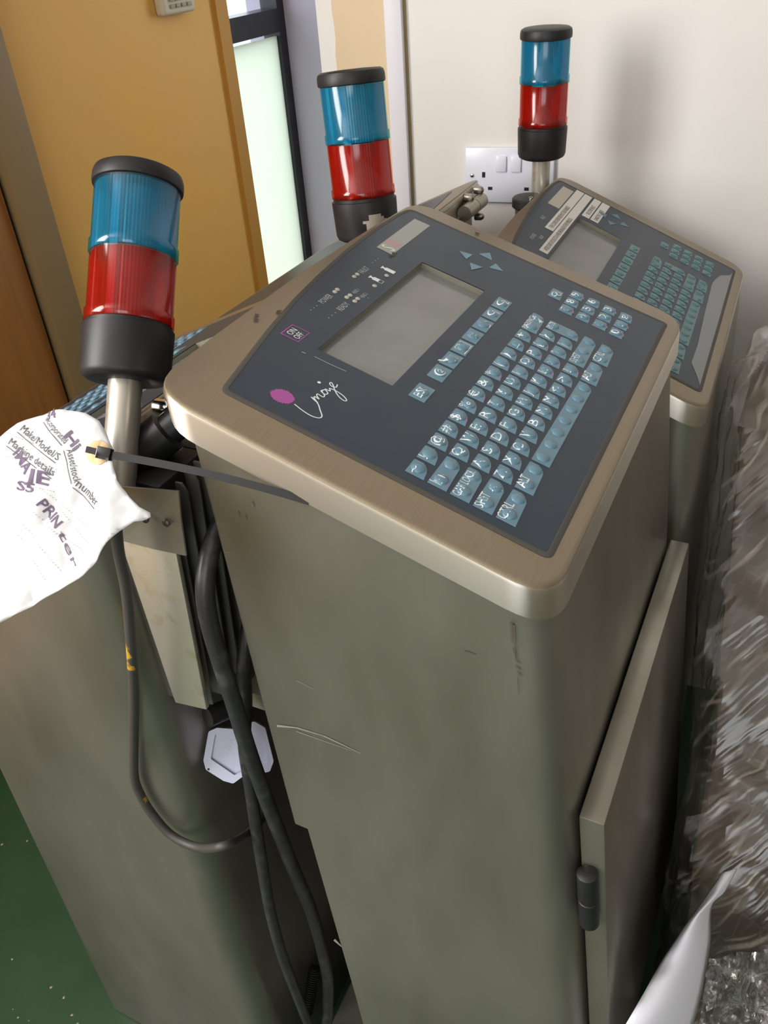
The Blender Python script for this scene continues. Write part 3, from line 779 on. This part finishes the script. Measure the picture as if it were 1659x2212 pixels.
# ---- stack lights
def ribbed(R0, z0, z1, n=72, amp=.0006):
    """ribbed inner lens wall between two heights"""
    rings = []
    for z in (z0, z1):
        ring = []
        for i in range(n * 2):
            r = R0 - amp * (i % 2)
            a = 2 * pi * i / (n * 2); ring.append((r * cos(a), r * sin(a), z))
        rings.append(ring)
    return loft(rings, cap=False)
def lens_me(name, rib_m, skin_m):
    R0 = .0328
    inner = ribbed(R0 - .0016, .0015, .0525)
    skin = lathe([(R0 - .001, 0.0), (R0 + .0008, .0008), (R0 + .0008, .0088), (R0 - .0004, .0098), (R0 - .0004, .0535)], 88, cap=False)
    v, f = merge(inner, skin); me = mesh(name, v, f, [rib_m, skin_m])
    for p in me.polygons: p.material_index = 0 if p.index < len(inner[1]) else 1
    bm = bmesh.new(); bm.from_mesh(me)
    for fc in bm.faces: fc.smooth = fc.material_index == 1
    bm.to_mesh(me); bm.free()
    return me
LB_ME = lens_me('blue_lens', LENSB, LENSBO)
LR_ME = lens_me('red_lens', LENSR, LENSRO)
CORE_ME = autosmooth(mesh('lamp_core', *merge(lathe([(.0155, 0), (.0155, .010), (.011, .012), (.011, .032), (.016, .036), (.016, .052)], 20), box_vf(-.022, -.016, -.004, .004, 0, .053), box_vf(.016, .022, -.004, .004, 0, .053)), CORE), 40)
CAP_ME = autosmooth(mesh('cap', *lathe([(.0320, 0), (.0341, .001), (.0345, .003), (.0343, .0085), (.0332, .0118), (.0300, .0136), (.014, .0143), (.001, .0144)], 48), BLACK), 40)
BASE_ME = autosmooth(mesh('stack_light', *lathe([(.012, 0), (.0285, .0), (.0322, .0022), (.0336, .006), (.0345, .037), (.0345, .040), (.0325, .0405), (.0325, .044)], 48), BLACK), 40)
POLE_ME = autosmooth(mesh('pole', *lathe([(.0130, -.16), (.0130, .001)], 24), POLEM), 40)
POLE2_ME = autosmooth(mesh('pole', *lathe([(.0130, -.086), (.0130, .001)], 24), POLEM), 40)
FOOT_ME = autosmooth(mesh('pole_foot', *lathe([(.032, -.150), (.034, -.148), (.034, -.136), (.031, -.134), (.017, -.133), (.016, -.128)], 28), BLACK), 40)
def stack_light(parent, M, label, pole_len=.16):
    b = obj('stack_light', BASE_ME, parent, M); b['label'] = label
    T = Matrix.Translation
    r = obj('red_lens', LR_ME, b, T((0, 0, .043))); r['label'] = 'red ribbed lens'
    u = obj('blue_lens', LB_ME, b, T((0, 0, .096))); u['label'] = 'blue ribbed lens'
    obj('cap', CAP_ME, b, T((0, 0, .149)))
    obj('lamp_core', CORE_ME, b, T((0, 0, .043))); obj('lamp_core', CORE_ME, b, T((0, 0, .096)))
    pm = POLE_ME if pole_len > .1 else POLE2_ME
    obj('pole', pm, b)
    return b
MAf = root_matrix((0, 0, 0), 0)

# ---- B: the printer behind on the right
LB = (.4619, -.0370, 0); RB = rad(1.94)
profS = [(0.004, -.150, .162), (.5, -.132, .162), (.95, -.110, .160), (1.0, -.108, .160)]
B, MB = printer('coding_printer', LB, RB, rad(23.68), 1.035, profS, [.034, .034, .034, .034],
                'steel printer behind on the right with white label strips stuck over its screen', GP, True, 1, KEYB)
HB0 = mat('bracket_metal', (0.40, 0.37, 0.32), 0.35, 0.9)
LABELM = mat('label_paper', (0.60, 0.58, 0.55), 0.6)
for (a, b_, s, c0, r0, st) in [((9.87, -8.74), (19.3, -8.03), 'THE COVER OVER RIDE MUST BE ENABLED', 10.3, -8.18, .56),
                               ((6.08, -7.96), (19.3, -7.26), 'AFTER START UP DUE TO A WIRE BREAKAGE IN THE UMBILICUS', 6.5, -7.40, .52),
                               ((15.02, -7.06), (19.35, -6.40), 'OR COVER FAULT', 15.7, -6.54, .56), ((15.04, -6.30), (19.4, -5.58), 'CANNOT BE CLEARED', 15.3, -5.72, .52)]:
    lo = on_lid(B, MB, 'label_strip', poly([a, (b_[0], a[1]), b_, (a[0], b_[1])]), LABELM, .0010, 'white label strip reading ' + s)
    t = lid_text(s, c0, r0, .52, st)
    w = max(p.x for p in t[0]) - min(p.x for p in t[0]); maxw = (b_[0] - c0 - .25) * S
    if w > maxw: t = lid_text(s, c0, r0, .52, st * maxw / w)
    obj('label_text', mesh('label_text', *t, INK), lo, Matrix.Translation((0, 0, .0002)))
on_lid(B, MB, 'name_plate', poly([(14.1, -9.87), (18.62, -9.85), (18.62, -8.85), (14.1, -8.85)]), mat('plate_tan', (0.42, 0.39, 0.31), 0.4), .0009, 'blank tan name plate')
FILMP = mat('loose_overlay', (0.17, 0.18, 0.19), 0.22)
fp = [(15.9, 4.85), (17.0, 5.1), (18.0, 5.9), (19.2, 6.1), (-.5, 6.1), (.6, 5.7), (1.9, 5.05), (4.3, 5.1), (6.7, 5.0), (9.6, 4.88), (12.9, 4.78), (14.8, 4.70)]
on_lid(B, MB, 'worn_overlay', poly(fp), FILMP, .00095, 'lighter grey patch where the overlay has worn')
on_lid(B, MB, 'indicator_text', merge(lid_text('POWER', 7.15, -8.80, .48, .62), lid_text('FAULT', 10.95, -9.2, .48, .58), lid_text('READY', 7.8, -8.3, .4, .6)), LEGENDG, .0009)
obj('panel_edge', RIM_ME, B, MB)
stack_light(B, Matrix.Translation((.356, .187, 1.141)), 'farthest stack light with darker blue lens against the white wall')

# ---- C: the printer at the left, turned round, and D behind it
MBi = root_matrix(LB, RB).inverted()
fq = dep(1143, 428, 1.19)
def wpart(parent, Mi, name, vf, m, smooth=None, bev=0.0, label=None):
    """part given in world coordinates"""
    me = mesh(name, *xf(vf, Mi), m)
    if bev: bevel_mesh(me, bev)
    elif smooth: autosmooth(me, smooth)
    o = obj(name, me, parent)
    if label: o['label'] = label
    return o
wpart(B, MBi, 'pole_foot', xf(lathe([(.022, -.012), (.024, -.010), (.024, 0), (.022, .002), (.004, .003)], 28), Matrix.Translation(fq)), BLACK, smooth=40)
wpart(B, MBi, 'pole_foot_stem', xf(lathe([(.017, -.07), (.020, -.012)], 20), Matrix.Translation(fq)), HB0, smooth=40)
for dx, dy in ((-.012, -.006), (.010, -.012)):
    wpart(B, MBi, 'foot_screw', xf(lathe([(.003, .002), (.003, .0045), (.0015, .005)], 12), Matrix.Translation(fq + Vector((dx, dy, 0)))), CHROME, smooth=40)
LC = (.314, .4206, 0)
C, MC = printer('coding_printer', LC, pi, rad(24.0), 1.050, [(0.004, -.158, .185), (.5, -.138, .178), (.95, -.118, .172), (1.0, -.117, .172)], [.02, .02, .038, .038],
                'steel printer at the left edge, back towards the middle one, with finned heat sink', GP, True, 0)
LD = (.769, .4206, 0)
D, MD = printer('coding_printer', LD, pi, rad(24.0), 1.035, profS, [.03, .03, .03, .03],
                'mostly hidden steel printer behind the middle one, only its hinge corner and light showing', GP, False)
dl = stack_light(D, Matrix.Translation((.387, .196, 1.154)) @ Matrix.Rotation(rad(8), 4, Vector((.66, -.75, 0))), 'middle stack light with a torn sticker on its black base')
# C's stack light leans
MCi = root_matrix(LC, pi).inverted()
P0 = dep(262, 965, .645); P1d = ray(303, 338); best = None
for k in range(260):
    d = .59 + k * .001; q = CAM + P1d * d
    e_ = abs((q - P0).length - .226)
    if best is None or e_ < best[0]: best = (e_, q)
axis = (best[1] - P0).normalized()
basep = P0 + axis * .050
Rq = Vector((0, 0, 1)).rotation_difference(axis).to_matrix().to_4x4()
stack_light(C, MCi @ Matrix.Translation(basep) @ Rq, 'nearest stack light leaning to the right above the paper tag', .07)
# heat sink on the back of C
hs = wpart(C, MCi, 'heat_sink', box_vf(-.043, .10, .232, .25, .855, 1.075), FINM)
wpart(hs, Matrix(), 'end_plate', xf(loft([[(X, y, z) for y, z in ((.244, 1.075), (.236, .856), (.199, .862), (.184, 1.075))] for X in (-.044, -.049)]), MCi), ALU, bev=.001, label='pale dull aluminium end plate')
fin = loft([[(X, y, z) for y, z in ((.246, 1.092), (.240, .850), (.204, .852), (.187, 1.085), (.191, 1.092))] for X in (.0012, -.0012)])
for k in range(8):
    wpart(hs, Matrix(), 'fin', xf(xf(fin, Matrix.Translation((-.034 + k * .0125, -.002 * k, .002 * k))), MCi), FINM, bev=.0006)
# bent bracket plate that carries the light
bv = []
for (px, py, X) in [(262, 1052, -.058), (385, 1062, -.060), (390, 1120, -.059), (402, 1201, -.057), (330, 1186, -.055), (262, 1168, -.053)]: bv.append(onX(px, py, X))
bv2 = [p + Vector((.0016, 0, 0)) for p in bv]
wpart(C, MCi, 'light_bracket', loft([bv2, bv]), PLATE, label='bent scuffed steel bracket plate')
for px, py in ((315, 1120), (361, 1128)):
    c = onX(px, py, -.0608)
    wpart(C, MCi, 'bracket_screw', xf(lathe([(.0032, 0), (.0032, .0018), (.002, .0026)], 14), Matrix.Translation(c) @ Matrix.Rotation(rad(-90), 4, 'Y')), mat('dark_screw', (0.12, 0.11, 0.1), .4, .8), smooth=40)
# black connector blocks behind the pole, hinge nuts of C's lid
wpart(C, MCi, 'cable_gland', xf(lathe([(.004, -.03), (.014, -.028), (.017, -.02), (.017, .008), (.013, .010), (.013, .03)], 20), Matrix.Translation(dep(345, 945, .66)) @ Matrix.Rotation(rad(50), 4, 'X') @ Matrix.Rotation(rad(35), 4, 'Y')), BLACK, smooth=35)
wpart(C, MCi, 'connector_block', box_vf(-.04, .06, .195, .235, 1.085, 1.10), BLACK, bev=.002)
acorn = lathe([(.0062, -.004), (.0062, .002), (.0058, .006), (.0040, .0092), (.0015, .0105)], 16)
for px, py in ((347, 878), (374, 972)):
    q = dep(px, py, .685)
    wpart(C, MCi, 'acorn_nut', xf(acorn, Matrix.Translation(q) @ Matrix.Rotation(rad(90), 4, 'X')), CHROME, smooth=40)
# hinge of D's lid, seen past the corner of the middle printer
MDi = root_matrix(LD, pi).inverted()
HB = mat('hinge_metal', (0.40, 0.37, 0.32), 0.35, 0.9)
for px, py in ((1031, 410), (1010, 427), (1032, 467)):
    q = onY(px, py, .244)
    wpart(D, MDi, 'acorn_nut', xf(acorn, Matrix.Translation(q) @ Matrix.Rotation(rad(90), 4, 'X') @ Matrix.Scale(.95, 4)), HB, smooth=40)
q0, q1 = onY(1003, 462, .236), onY(1040, 432, .238)
wpart(D, MDi, 'hinge_knuckle', tube([q0, q0.lerp(q1, .52)], .0105, 20, 2, False), HB, smooth=40)
wpart(D, MDi, 'hinge_knuckle', tube([q0.lerp(q1, .54), q1], .0105, 20, 2, False), HB, smooth=40)
wpart(D, MDi, 'hinge_bracket', box_vf(q0.x - .02, q0.x + .012, .240, .252, q0.z - .05, q0.z - .004), FINM)
# torn sticker on D's light
sv, sf = [], []
for i in range(9):
    for j in range(9):
        a = rad(-22 + 44 * i / 8) + rad(-136 + 180) ; zz = .006 + .022 * j / 8
        rr = .0339 + (zz - .006) / .031 * .0009 + .0004
        sv.append((rr * cos(a), rr * sin(a), zz))
for i in range(8):
    for j in range(8):
        if (abs(i - 3.5) + (j > 5) * 1.2 + noise.noise(Vector((i * .9, j * .9, 2))) * 1.5) < 3.3:
            k = i * 9 + j; sf.append((k, k + 9, k + 10, k + 1))
obj('torn_sticker', mesh('torn_sticker', sv, sf, mat('sticker_remnant', (0.34, 0.30, 0.25), .7)), dl)
# ---- things on the back of A
wpart(A, Matrix(), 'rear_bracket', xf(box_vf(-.006, .02, -.01, .014, -.02, .0), Matrix.Translation(dep(558, 1490, .80))), ALU, bev=.001)

# ---- pale plastic cover plate hanging on C's back
pc = [(441, 1640), (452, 1578), (470, 1570), (510, 1573), (550, 1556), (574, 1570), (592, 1642), (584, 1664), (524, 1676), (505, 1690), (484, 1684), (446, 1660)]
nrm = Vector((-.72, -.40, .56)).normalized(); ctr = onY(515, 1620, .214)
ux = (ray(580, 1620) - ray(450, 1640)); ux = (ux - nrm * ux.dot(nrm)).normalized(); uy = nrm.cross(ux)
CPM = Matrix((ux, uy, nrm)).transposed().to_4x4(); CPM.translation = ctr
CPi = CPM.inverted()
def plane2(px, py): 
    q = CPi @ on_plane(px, py, nrm, nrm.dot(ctr)); return (q.x, q.y)
outl = round_poly(ccw([plane2(*p) for p in pc]), .003, 3)
inn = round_poly(ccw([plane2(*p) for p in [(457, 1637), (466, 1585), (495, 1577), (560, 1580), (574, 1600), (578, 1645), (523, 1664), (508, 1672)]]), .002, 3)
def hole_plate(o_, i_, z0, z1):
    return merge(fill_with_hole(o_, i_, z1), fill_with_hole(o_, i_, z0, True), loft([[(x, y, z) for x, y in o_] for z in (z0, z1)], False), flipfaces(loft([[(x, y, z) for x, y in i_] for z in (z0, z1)], False)))
cp = wpart(C, MCi @ CPM, 'cover_plate', hole_plate(outl, inn, 0, .004), WHITEP, smooth=30, label='pale blue white plastic cover plate')
wpart(cp, Matrix(), 'cover_face', xf(fill_with_hole(ccw(inset(inn, -.0005)), None, .0008), MCi @ CPM), WHITEP)
mk = plane2(496, 1594); mk2 = plane2(480, 1640)
dv_ = Vector((mk2[0] - mk[0], mk2[1] - mk[1])); ang = math.atan2(dv_.y, dv_.x)
tv = text_vf('5513 15', dv_.length / 3.3)
wpart(cp, Matrix(), 'moulded_number', xf(xf(tv, Matrix.Translation((mk[0], mk[1], .0011)) @ Matrix.Rotation(ang, 4, 'Z')), MCi @ CPM), mat('mould_digits', (0.50, 0.52, 0.62), .4))  # flat digits a little paler than the plate
hx, hy = plane2(452, 1659)
wpart(cp, Matrix(), 'rivet_hole', xf(lathe([(.0012, .0040), (.0012, .0043)], 10), MCi @ CPM @ Matrix.Translation((hx, hy, 0))), DARK)
wpart(C, MCi, 'connector_plug', xf(tube([(0, 0, 0), (.03, -.012, -.008)], .010, 16, 2, False), Matrix.Translation(onY(448, 1550, .222))), BLACK, smooth=40)

# ================================================================== cables
def cable(name, pts, r, m, label, cat='cable', seg=12):
    v, f = tube(pts, r, seg, 8)
    base = min(v, key=lambda p: p.z)
    me = autosmooth(mesh(name, [p - base for p in v], f, m), 60)
    o = obj(name, me); o.location = base
    return tag(o, label, cat)
def pth(lst): return [dep(x, y, d) for x, y, d in lst]
def ys(lst): return [onY(x, y, Y) for x, y, Y in lst]
cable('hose', ys([(505, 1070, .172), (472, 1143, .165), (452, 1198, .164), (443, 1270, .164), (452, 1342, .164), (478, 1433, .163), (507, 1523, .163), (532, 1606, .165), (563, 1694, .168), (598, 1786, .168), (634, 1877, .168), (673, 1969, .169), (698, 2061, .172), (709, 2134, .176), (700, 2240, .18), (660, 2330, .19)]), .0078, RUBBER,
      'thick black hose curving down the gap in front of the heat sink', 'hose')
cable('hose', ys([(550, 1300, .172), (535, 1360, .172), (526, 1437, .174), (530, 1510, .176), (528, 1606, .182), (540, 1694, .186), (553, 1786, .188), (568, 1877, .19), (584, 1969, .192), (609, 2061, .195), (636, 2134, .198), (668, 2215, .2), (700, 2280, .2)]), .0066, RUBBER,
      'dusty black hose hanging behind the thick one, half hidden beside the cover plate', 'hose')
def xs(lst): return [onX(x, y, X) for x, y, X in lst]
cable('power_cable', xs([(250, 1130, -.077), (256, 1190, -.077), (272, 1270, -.077), (281, 1360, -.077), (287, 1451, -.077), (289, 1523, -.077), (289, 1583, -.077), (290, 1675, -.077), (304, 1718, -.077), (332, 1763, -.077), (374, 1807, -.077), (430, 1831, -.077)]) + ys([(487, 1826, .190), (541, 1796, .206), (585, 1745, .222)]), .0046, GREYC,
      'thin grey cable with yellow paint specks looping across the left printer')
# corrugated conduit low down between the machines
cv = []
a, b_ = onY(680, 2090, .222), onY(664, 2185, .225)
P = [a.lerp(b_, i / 40) for i in range(41)]
cable('corrugated_conduit', P, lambda t: .0075 + .0012 * (1 if int(t * 320 / 8) % 2 else -1), BLACK, 'short ribbed black conduit low in the gap between the printers', 'conduit')

# ================================================================== paper tag and cable tie
pn = Vector((-.62, -.10, .62)).normalized()
pc0 = dep(215, 980, .575)
px_ = (ray(300, 1060) - ray(215, 980)); px_ = (px_ - pn * px_.dot(pn)).normalized(); py_ = pn.cross(px_)
PM = Matrix((px_, py_, pn)).transposed().to_4x4(); PM.translation = pc0; PMi = PM.inverted()
def pp2(px, py):
    q = PMi @ on_plane(px, py, pn, pn.dot(pc0)); return Vector((q.x, q.y))
def crumple(x, y):
    a = 0.0
    for k, (fx, fy, am) in enumerate(((14, 9, .017), (31, 22, .0085), (70, 55, .0030))):
        a += am * (abs(noise.noise(Vector((x * fx + 3.3 * k, y * fy - 1.7 * k, 0.4 * k)))) - .25)
    # long fold running down the sheet
    t = x * .55 + y * .85
    a += .006 * math.exp(-(t / .012) ** 2)
    return a
outline = [(-60, 975), (0, 945), (40, 915), (100, 895), (150, 891), (195, 897), (221, 912), (231, 935), (243, 965), (250, 1005), (262, 1040), (284, 1075), (305, 1096), (326, 1108), (327, 1117), (312, 1126), (297, 1129), (270, 1150), (235, 1185), (190, 1222), (160, 1248), (120, 1275), (60, 1307), (0, 1342), (-60, 1372)]
pol = [pp2(*p) for p in outline]
hole_c = pp2(216, 980)
bm = bmesh.new()
ev = [bm.verts.new((p.x, p.y, 0)) for p in pol]
for i in range(len(ev)): bm.edges.new((ev[i], ev[(i + 1) % len(ev)]))
hv = [bm.verts.new((hole_c.x + .0022 * cos(2 * pi * i / 12), hole_c.y + .0022 * sin(2 * pi * i / 12), 0)) for i in range(12)]
for i in range(12): bm.edges.new((hv[i], hv[(i + 1) % 12]))
bmesh.ops.triangle_fill(bm, edges=bm.edges[:], use_beauty=True)
for _ in range(6):
    long = [e for e in bm.edges if e.calc_length() > .0042]
    if not long: break
    bmesh.ops.subdivide_edges(bm, edges=long, cuts=1, use_grid_fill=False)
    bmesh.ops.triangulate(bm, faces=bm.faces[:])
    bmesh.ops.beautify_fill(bm, faces=bm.faces[:], edges=[e for e in bm.edges if not e.is_boundary])
bm.normal_update()
for fc in bm.faces:
    if fc.normal.z < 0: fc.normal_flip()
for v_ in bm.verts: v_.co.z = crumple(v_.co.x, v_.co.y)
tagme = bpy.data.meshes.new('paper_tag'); bm.to_mesh(tagme); bm.free(); tagme.materials.append(PAPER)
autosmooth(tagme, 22)
ptag = obj('paper_tag', tagme); ptag.matrix_world = PM
tag(ptag, 'crumpled white paper asset tag with handwriting hanging beside the leaning light', 'paper tag')
sm_ = ptag.modifiers.new('thickness', 'SOLIDIFY'); sm_.thickness = .0003
def paper_part(name, vf, m, h=.0004):
    V = [(p[0], p[1], crumple(p[0], p[1]) + h) for p in vf[0]]
    me = mesh(name, V, vf[1], m)
    bm = bmesh.new(); bm.from_mesh(me); bmesh.ops.subdivide_edges(bm, edges=[e for e in bm.edges if e.calc_length() > .003], cuts=2, use_grid_fill=True)
    for v_ in bm.verts: v_.co.z = crumple(v_.co.x, v_.co.y) + h
    bm.to_mesh(me); bm.free()
    return obj(name, me, ptag)
def ptext(s, a, b, size, m=INK, bold=0.0, under=False):
    A_, B_ = pp2(*a), pp2(*b); d = B_ - A_; t = text_vf(s, 1.0, bold)
    w = max(p.x for p in t[0]); an = math.atan2(d.y, d.x)
    h = size
    T = Matrix.Translation((A_.x, A_.y, 0)) @ Matrix.Rotation(an, 4, 'Z')
    vf = xf(t, T @ Matrix.Diagonal((d.length / w, h, 1, 1)))
    if under: vf = merge(vf, xf(([(0, -.0022, 0), (d.length, -.0022, 0), (d.length, -.0017, 0), (0, -.0017, 0)], [(0, 1, 2, 3)]), T))
    return paper_part('handwriting' if m is PEN else 'printed_text', vf, m)
ptext('Make/Model/S', (50, 932), (130, 998), .0075, under=True)
ptext('Machine details', (27, 962), (117, 1030), .0075, under=True)
ptext('Incorporated', (108, 912), (146, 962), .0068, under=True)
ptext('Asset/stock', (151, 975), (160, 1044), .0072, under=True)
ptext('number', (160, 1048), (212, 1096), .0080, under=True)
ptext('IMA', (34, 982), (60, 1028), .011, PEN, .02)
ptext('JE', (64, 1040), (106, 1050), .0125, PEN, .025)
ptext('S5', (38, 1058), (74, 1066), .009, PEN, .02)
ptext('PRIN', (82, 1090), (118, 1142), .010, PEN, .02)
ptext('ter', (120, 1150), (146, 1226), .007, PEN, .0)
ptext('34', (112, 915), (136, 908), .010, PEN, .01)
ptext('Hi', (146, 945), (166, 978), .010, PEN, .03)
dots = []
for (a, b_) in [((34, 944), (80, 960)), ((23, 974), (40, 980)), ((19, 987), (34, 992)), ((95, 1000), (126, 1016)), ((70, 1052), (116, 1062)), ((172, 1124), (206, 1154)), ((172, 1158), (187, 1172)), ((90, 1055), (168, 1122)), ((76, 1108), (152, 1190)), ((50, 1135), (120, 1230)), ((30, 1150), (90, 1250)), ((120, 1090), (172, 1158)), ((105, 1140), (172, 1190))]:
    A_, B_ = pp2(*a), pp2(*b_); n_ = max(3, int((B_ - A_).length / .0022))
    for k in range(n_ + 1):
        q = A_.lerp(B_, k / n_); w = .00030
        dots.append(([(q.x - w, q.y - w, 0), (q.x + w, q.y - w, 0), (q.x + w, q.y + w, 0), (q.x - w, q.y + w, 0)], [(0, 1, 2, 3)]))
paper_part('dotted_lines', merge(*dots), mat('faint_ink', (0.30, 0.28, 0.30), .7))
rg = loft([[(hole_c.x + r * cos(2 * pi * i / 28), hole_c.y + r * sin(2 * pi * i / 28), 0) for i in range(28)] for r in (.0085, .0023)], False)
paper_part('reinforcing_ring', rg, CARD, .0006)
# cable tie from the eyelet to under A's lid
t0 = PM @ Vector((hole_c.x, hole_c.y, crumple(hole_c.x, hole_c.y) + .005)); t1 = onX(668, 1083, -.050)
tdir = (t1 - t0).normalized(); tn = (CAM - t0); tn = (tn - tdir * tn.dot(tdir)).normalized(); ts = tdir.cross(tn)
TM = Matrix((tdir, ts, tn)).transposed().to_4x4(); TM.translation = t0; ln = (t1 - t0).length
tie = empty('cable_tie'); tie.matrix_world = TM
tag(tie, 'black plastic cable tie stretched from the paper tag to the middle printer', 'cable tie')
NSEG = 14
Vt = []; 
for i in range(NSEG + 1):
    s_ = i / NSEG; x = .012 + (ln - .012) * s_; sag = -.005 * 4 * s_ * (1 - s_) * .5; tw = rad(10 * s_)
    for (yy, zz) in ((-.0026, -.0007), (.0026, -.0007), (.0026, .0007), (-.0026, .0007)):
        Vt.append((x, yy * cos(tw) - zz * sin(tw) + sag, yy * sin(tw) + zz * cos(tw)))
rings = [Vt[4 * i:4 * i + 4] for i in range(NSEG + 1)]
obj('strap', autosmooth(mesh('strap', *loft(rings), BLACKG), 40), tie)
me = mesh('tie_head', *box_vf(.003, .013, -.0042, .0042, -.0030, .0034), BLACKG); bevel_mesh(me, .0008); obj('tie_head', me, tie)
me = mesh('tie_tail', *box_vf(-.005, .004, -.0022, .0022, -.0008, .0008), BLACKG); obj('tie_tail', me, tie)

# ================================================================== film wrapped load on the right
BROWN = mat('brown_cardboard', (0.075, 0.048, 0.025), 0.7, vary=(7, (0.04, 0.027, 0.016), 0.35, 0.7))
FILM = film_mat('stretch_film', (0.52, 0.46, 0.38), .55, .06, .16)
load = tag(empty('wrapped_load', (.5, -.55, 0)), 'brown boxed load wrapped in crumpled clear stretch film on the right', 'wrapped load')
def lump(x, y, z, s=1.0):
    n1 = noise.noise(Vector((x * 5, y * 5, z * 5)))
    u = x * .8 + z * .6 + y * .3; w = z * .8 - x * .6
    r1 = 1 - abs(noise.noise(Vector((w * 22, u * 6, y * 8)))) * 2          # long tension folds
    r2 = 1 - abs(noise.noise(Vector((x * 27 + 3, y * 27, z * 24)))) * 2      # small crumples
    return .014 * n1 + s * (.0065 * r1 * abs(r1) + .0045 * r2)
def load_shell(off, res, name, m, amp):
    bm = bmesh.new()
    # cross sections from the floor to the top; the side by the printers leans back and the top is rounded
    secs = [(.0, .03, -.246), (.2, .06, -.238), (.323, .10, -.228), (.517, .17, -.212), (.631, .25, -.200), (.70, .30, -.192), (.777, .36, -.180), (.831, .42, -.172), (.925, .50, -.158), (.962, .58, -.160), (.985, .70, -.215)]
    rings = []
    for (z, x0, yl) in secs:
        ring = round_poly([(x0, -.9), (.72, -.9), (.72, yl - .012), (x0, yl)], [.03, .03, .02, .03], 5)
        rings.append([(x, y, z) for x, y in ring])
    v, f = loft(rings)
    me = mesh(name, v, f, m)
    bm.from_mesh(me)
    for _ in range(res):
        long = [e for e in bm.edges if e.calc_length() > .0125]
        bmesh.ops.subdivide_edges(bm, edges=long, cuts=1, use_grid_fill=True)
    bmesh.ops.triangulate(bm, faces=bm.faces[:]); bm.normal_update()
    nn = [(v_, v_.normal.copy()) for v_ in bm.verts]
    for v_, n in nn:
        d = off + lump(v_.co.x, v_.co.y, v_.co.z, amp)
        v_.co += n * d
        v_.co -= Vector((.5, -.55, 0))
        v_.co.z = max(v_.co.z, .002)
    bm.to_mesh(me); bm.free()
    return autosmooth(me, 24)
obj('boxed_goods', load_shell(-.024, 4, 'boxed_goods', BROWN, .2), load)
obj('stretch_film', load_shell(.0, 6, 'stretch_film', FILM, 1.0), load)
# loose crinkled film bunched at the foot of the load, beside the sheet
FILM2 = film_mat('loose_film', (0.85, 0.82, 0.86), .45, .40, .07, .35, .5)
GX, GY = 80, 80; cV, cF = [], []
c00, c10, c01, c11 = dep(1532, 2070, .905), dep(1900, 2010, .865), dep(1450, 2600, 1.02), dep(1900, 2600, .90)
for i in range(GX + 1):
    for j in range(GY + 1):
        u_, v_ = i / GX, j / GY
        q = c00.lerp(c10, u_).lerp(c01.lerp(c11, u_), v_); tow = (CAM - q).normalized()
        h = .026 * (1 - abs(noise.noise(Vector((u_ * 7, v_ * 7, 1.3)))) * 2.4) + .011 * (1 - abs(noise.noise(Vector((u_ * 16, v_ * 15, 4.1)))) * 2.4)
        q = q + tow * h + Vector((0, 0, .006 * noise.noise(Vector((u_ * 9, v_ * 9, 9)))))
        cV.append(q - Vector((.5, -.55, 0)))
for i in range(GX):
    for j in range(GY):
        a = i * (GY + 1) + j
        cF += [(a, a + 1, a + GY + 2), (a, a + GY + 2, a + GY + 1)]
lf = obj('loose_film', autosmooth(mesh('loose_film', cV, cF, FILM2), 40), load); lf['label'] = 'bunched clear film with bright glints'
# loose curled white sheet leaning on the load
L_ = [(1560, 1886, .90), (1520, 1945, .885), (1470, 2015, .865), (1425, 2085, .845), (1388, 2150, .825), (1350, 2215, .81), (1300, 2300, .80), (1240, 2400, .80)]
R_ = [(1592, 1876, .91), (1566, 1925, .905), (1537, 1958, .905), (1533, 2045, .905), (1518, 2130, .905), (1496, 2215, .905), (1460, 2310, .91), (1410, 2420, .92)]
Lc = catmull([dep(*p) for p in L_], 6); Rc = catmull([dep(*p) for p in R_], 6); NW = 12
V, F = [], []
for i in range(len(Lc)):
    for k in range(NW + 1):
        t = k / NW; q = Lc[i].lerp(Rc[i], t); tow = (CAM - q).normalized()
        V.append(q + tow * (.034 * sin(pi * t) * min(1, .25 + i / 12) + .003 * noise.noise(Vector((t * 3, i * .35, 0)))))
for i in range(len(Lc) - 1):
    for k in range(NW):
        a = i * (NW + 1) + k; F.append((a, a + 1, a + NW + 2, a + NW + 1))
base = min(V, key=lambda p: p.z)
sh = obj('paper_sheet', mesh('paper_sheet', [p - base for p in V], F, mat('sheet_white', (0.84, 0.85, 0.95), .6), True)); sh.location = base
sm_ = sh.modifiers.new('thickness', 'SOLIDIFY'); sm_.thickness = .0004
tag(sh, 'loose curled sheet of white paper leaning against the wrapped load', 'paper')

# ================================================================== debris on the floor
gv, gf = [], []
for k in range(70):
    x, y = random.uniform(-.55, .15), random.uniform(.62, 1.2)
    if k > 45: x, y = random.uniform(-.22, -.10), random.uniform(.5, .75)
    r = random.uniform(.001, .004); a0 = random.random() * 6; n = 5; b0 = len(gv)
    for i in range(n): gv.append((x + r * random.uniform(.5, 1) * cos(a0 + 2 * pi * i / n), y + r * random.uniform(.5, 1) * sin(a0 + 2 * pi * i / n), .0004))
    gv.append((x, y, .0004 + r * .5))
    for i in range(n): gf.append((b0 + i, b0 + (i + 1) % n, b0 + n))
tag(obj('floor_grit', mesh('floor_grit', gv, gf, mat('pale_grit', (0.40, 0.34, 0.26), .8))), 'pale flecks of grit scattered on the green floor', 'grit', kind='stuff')
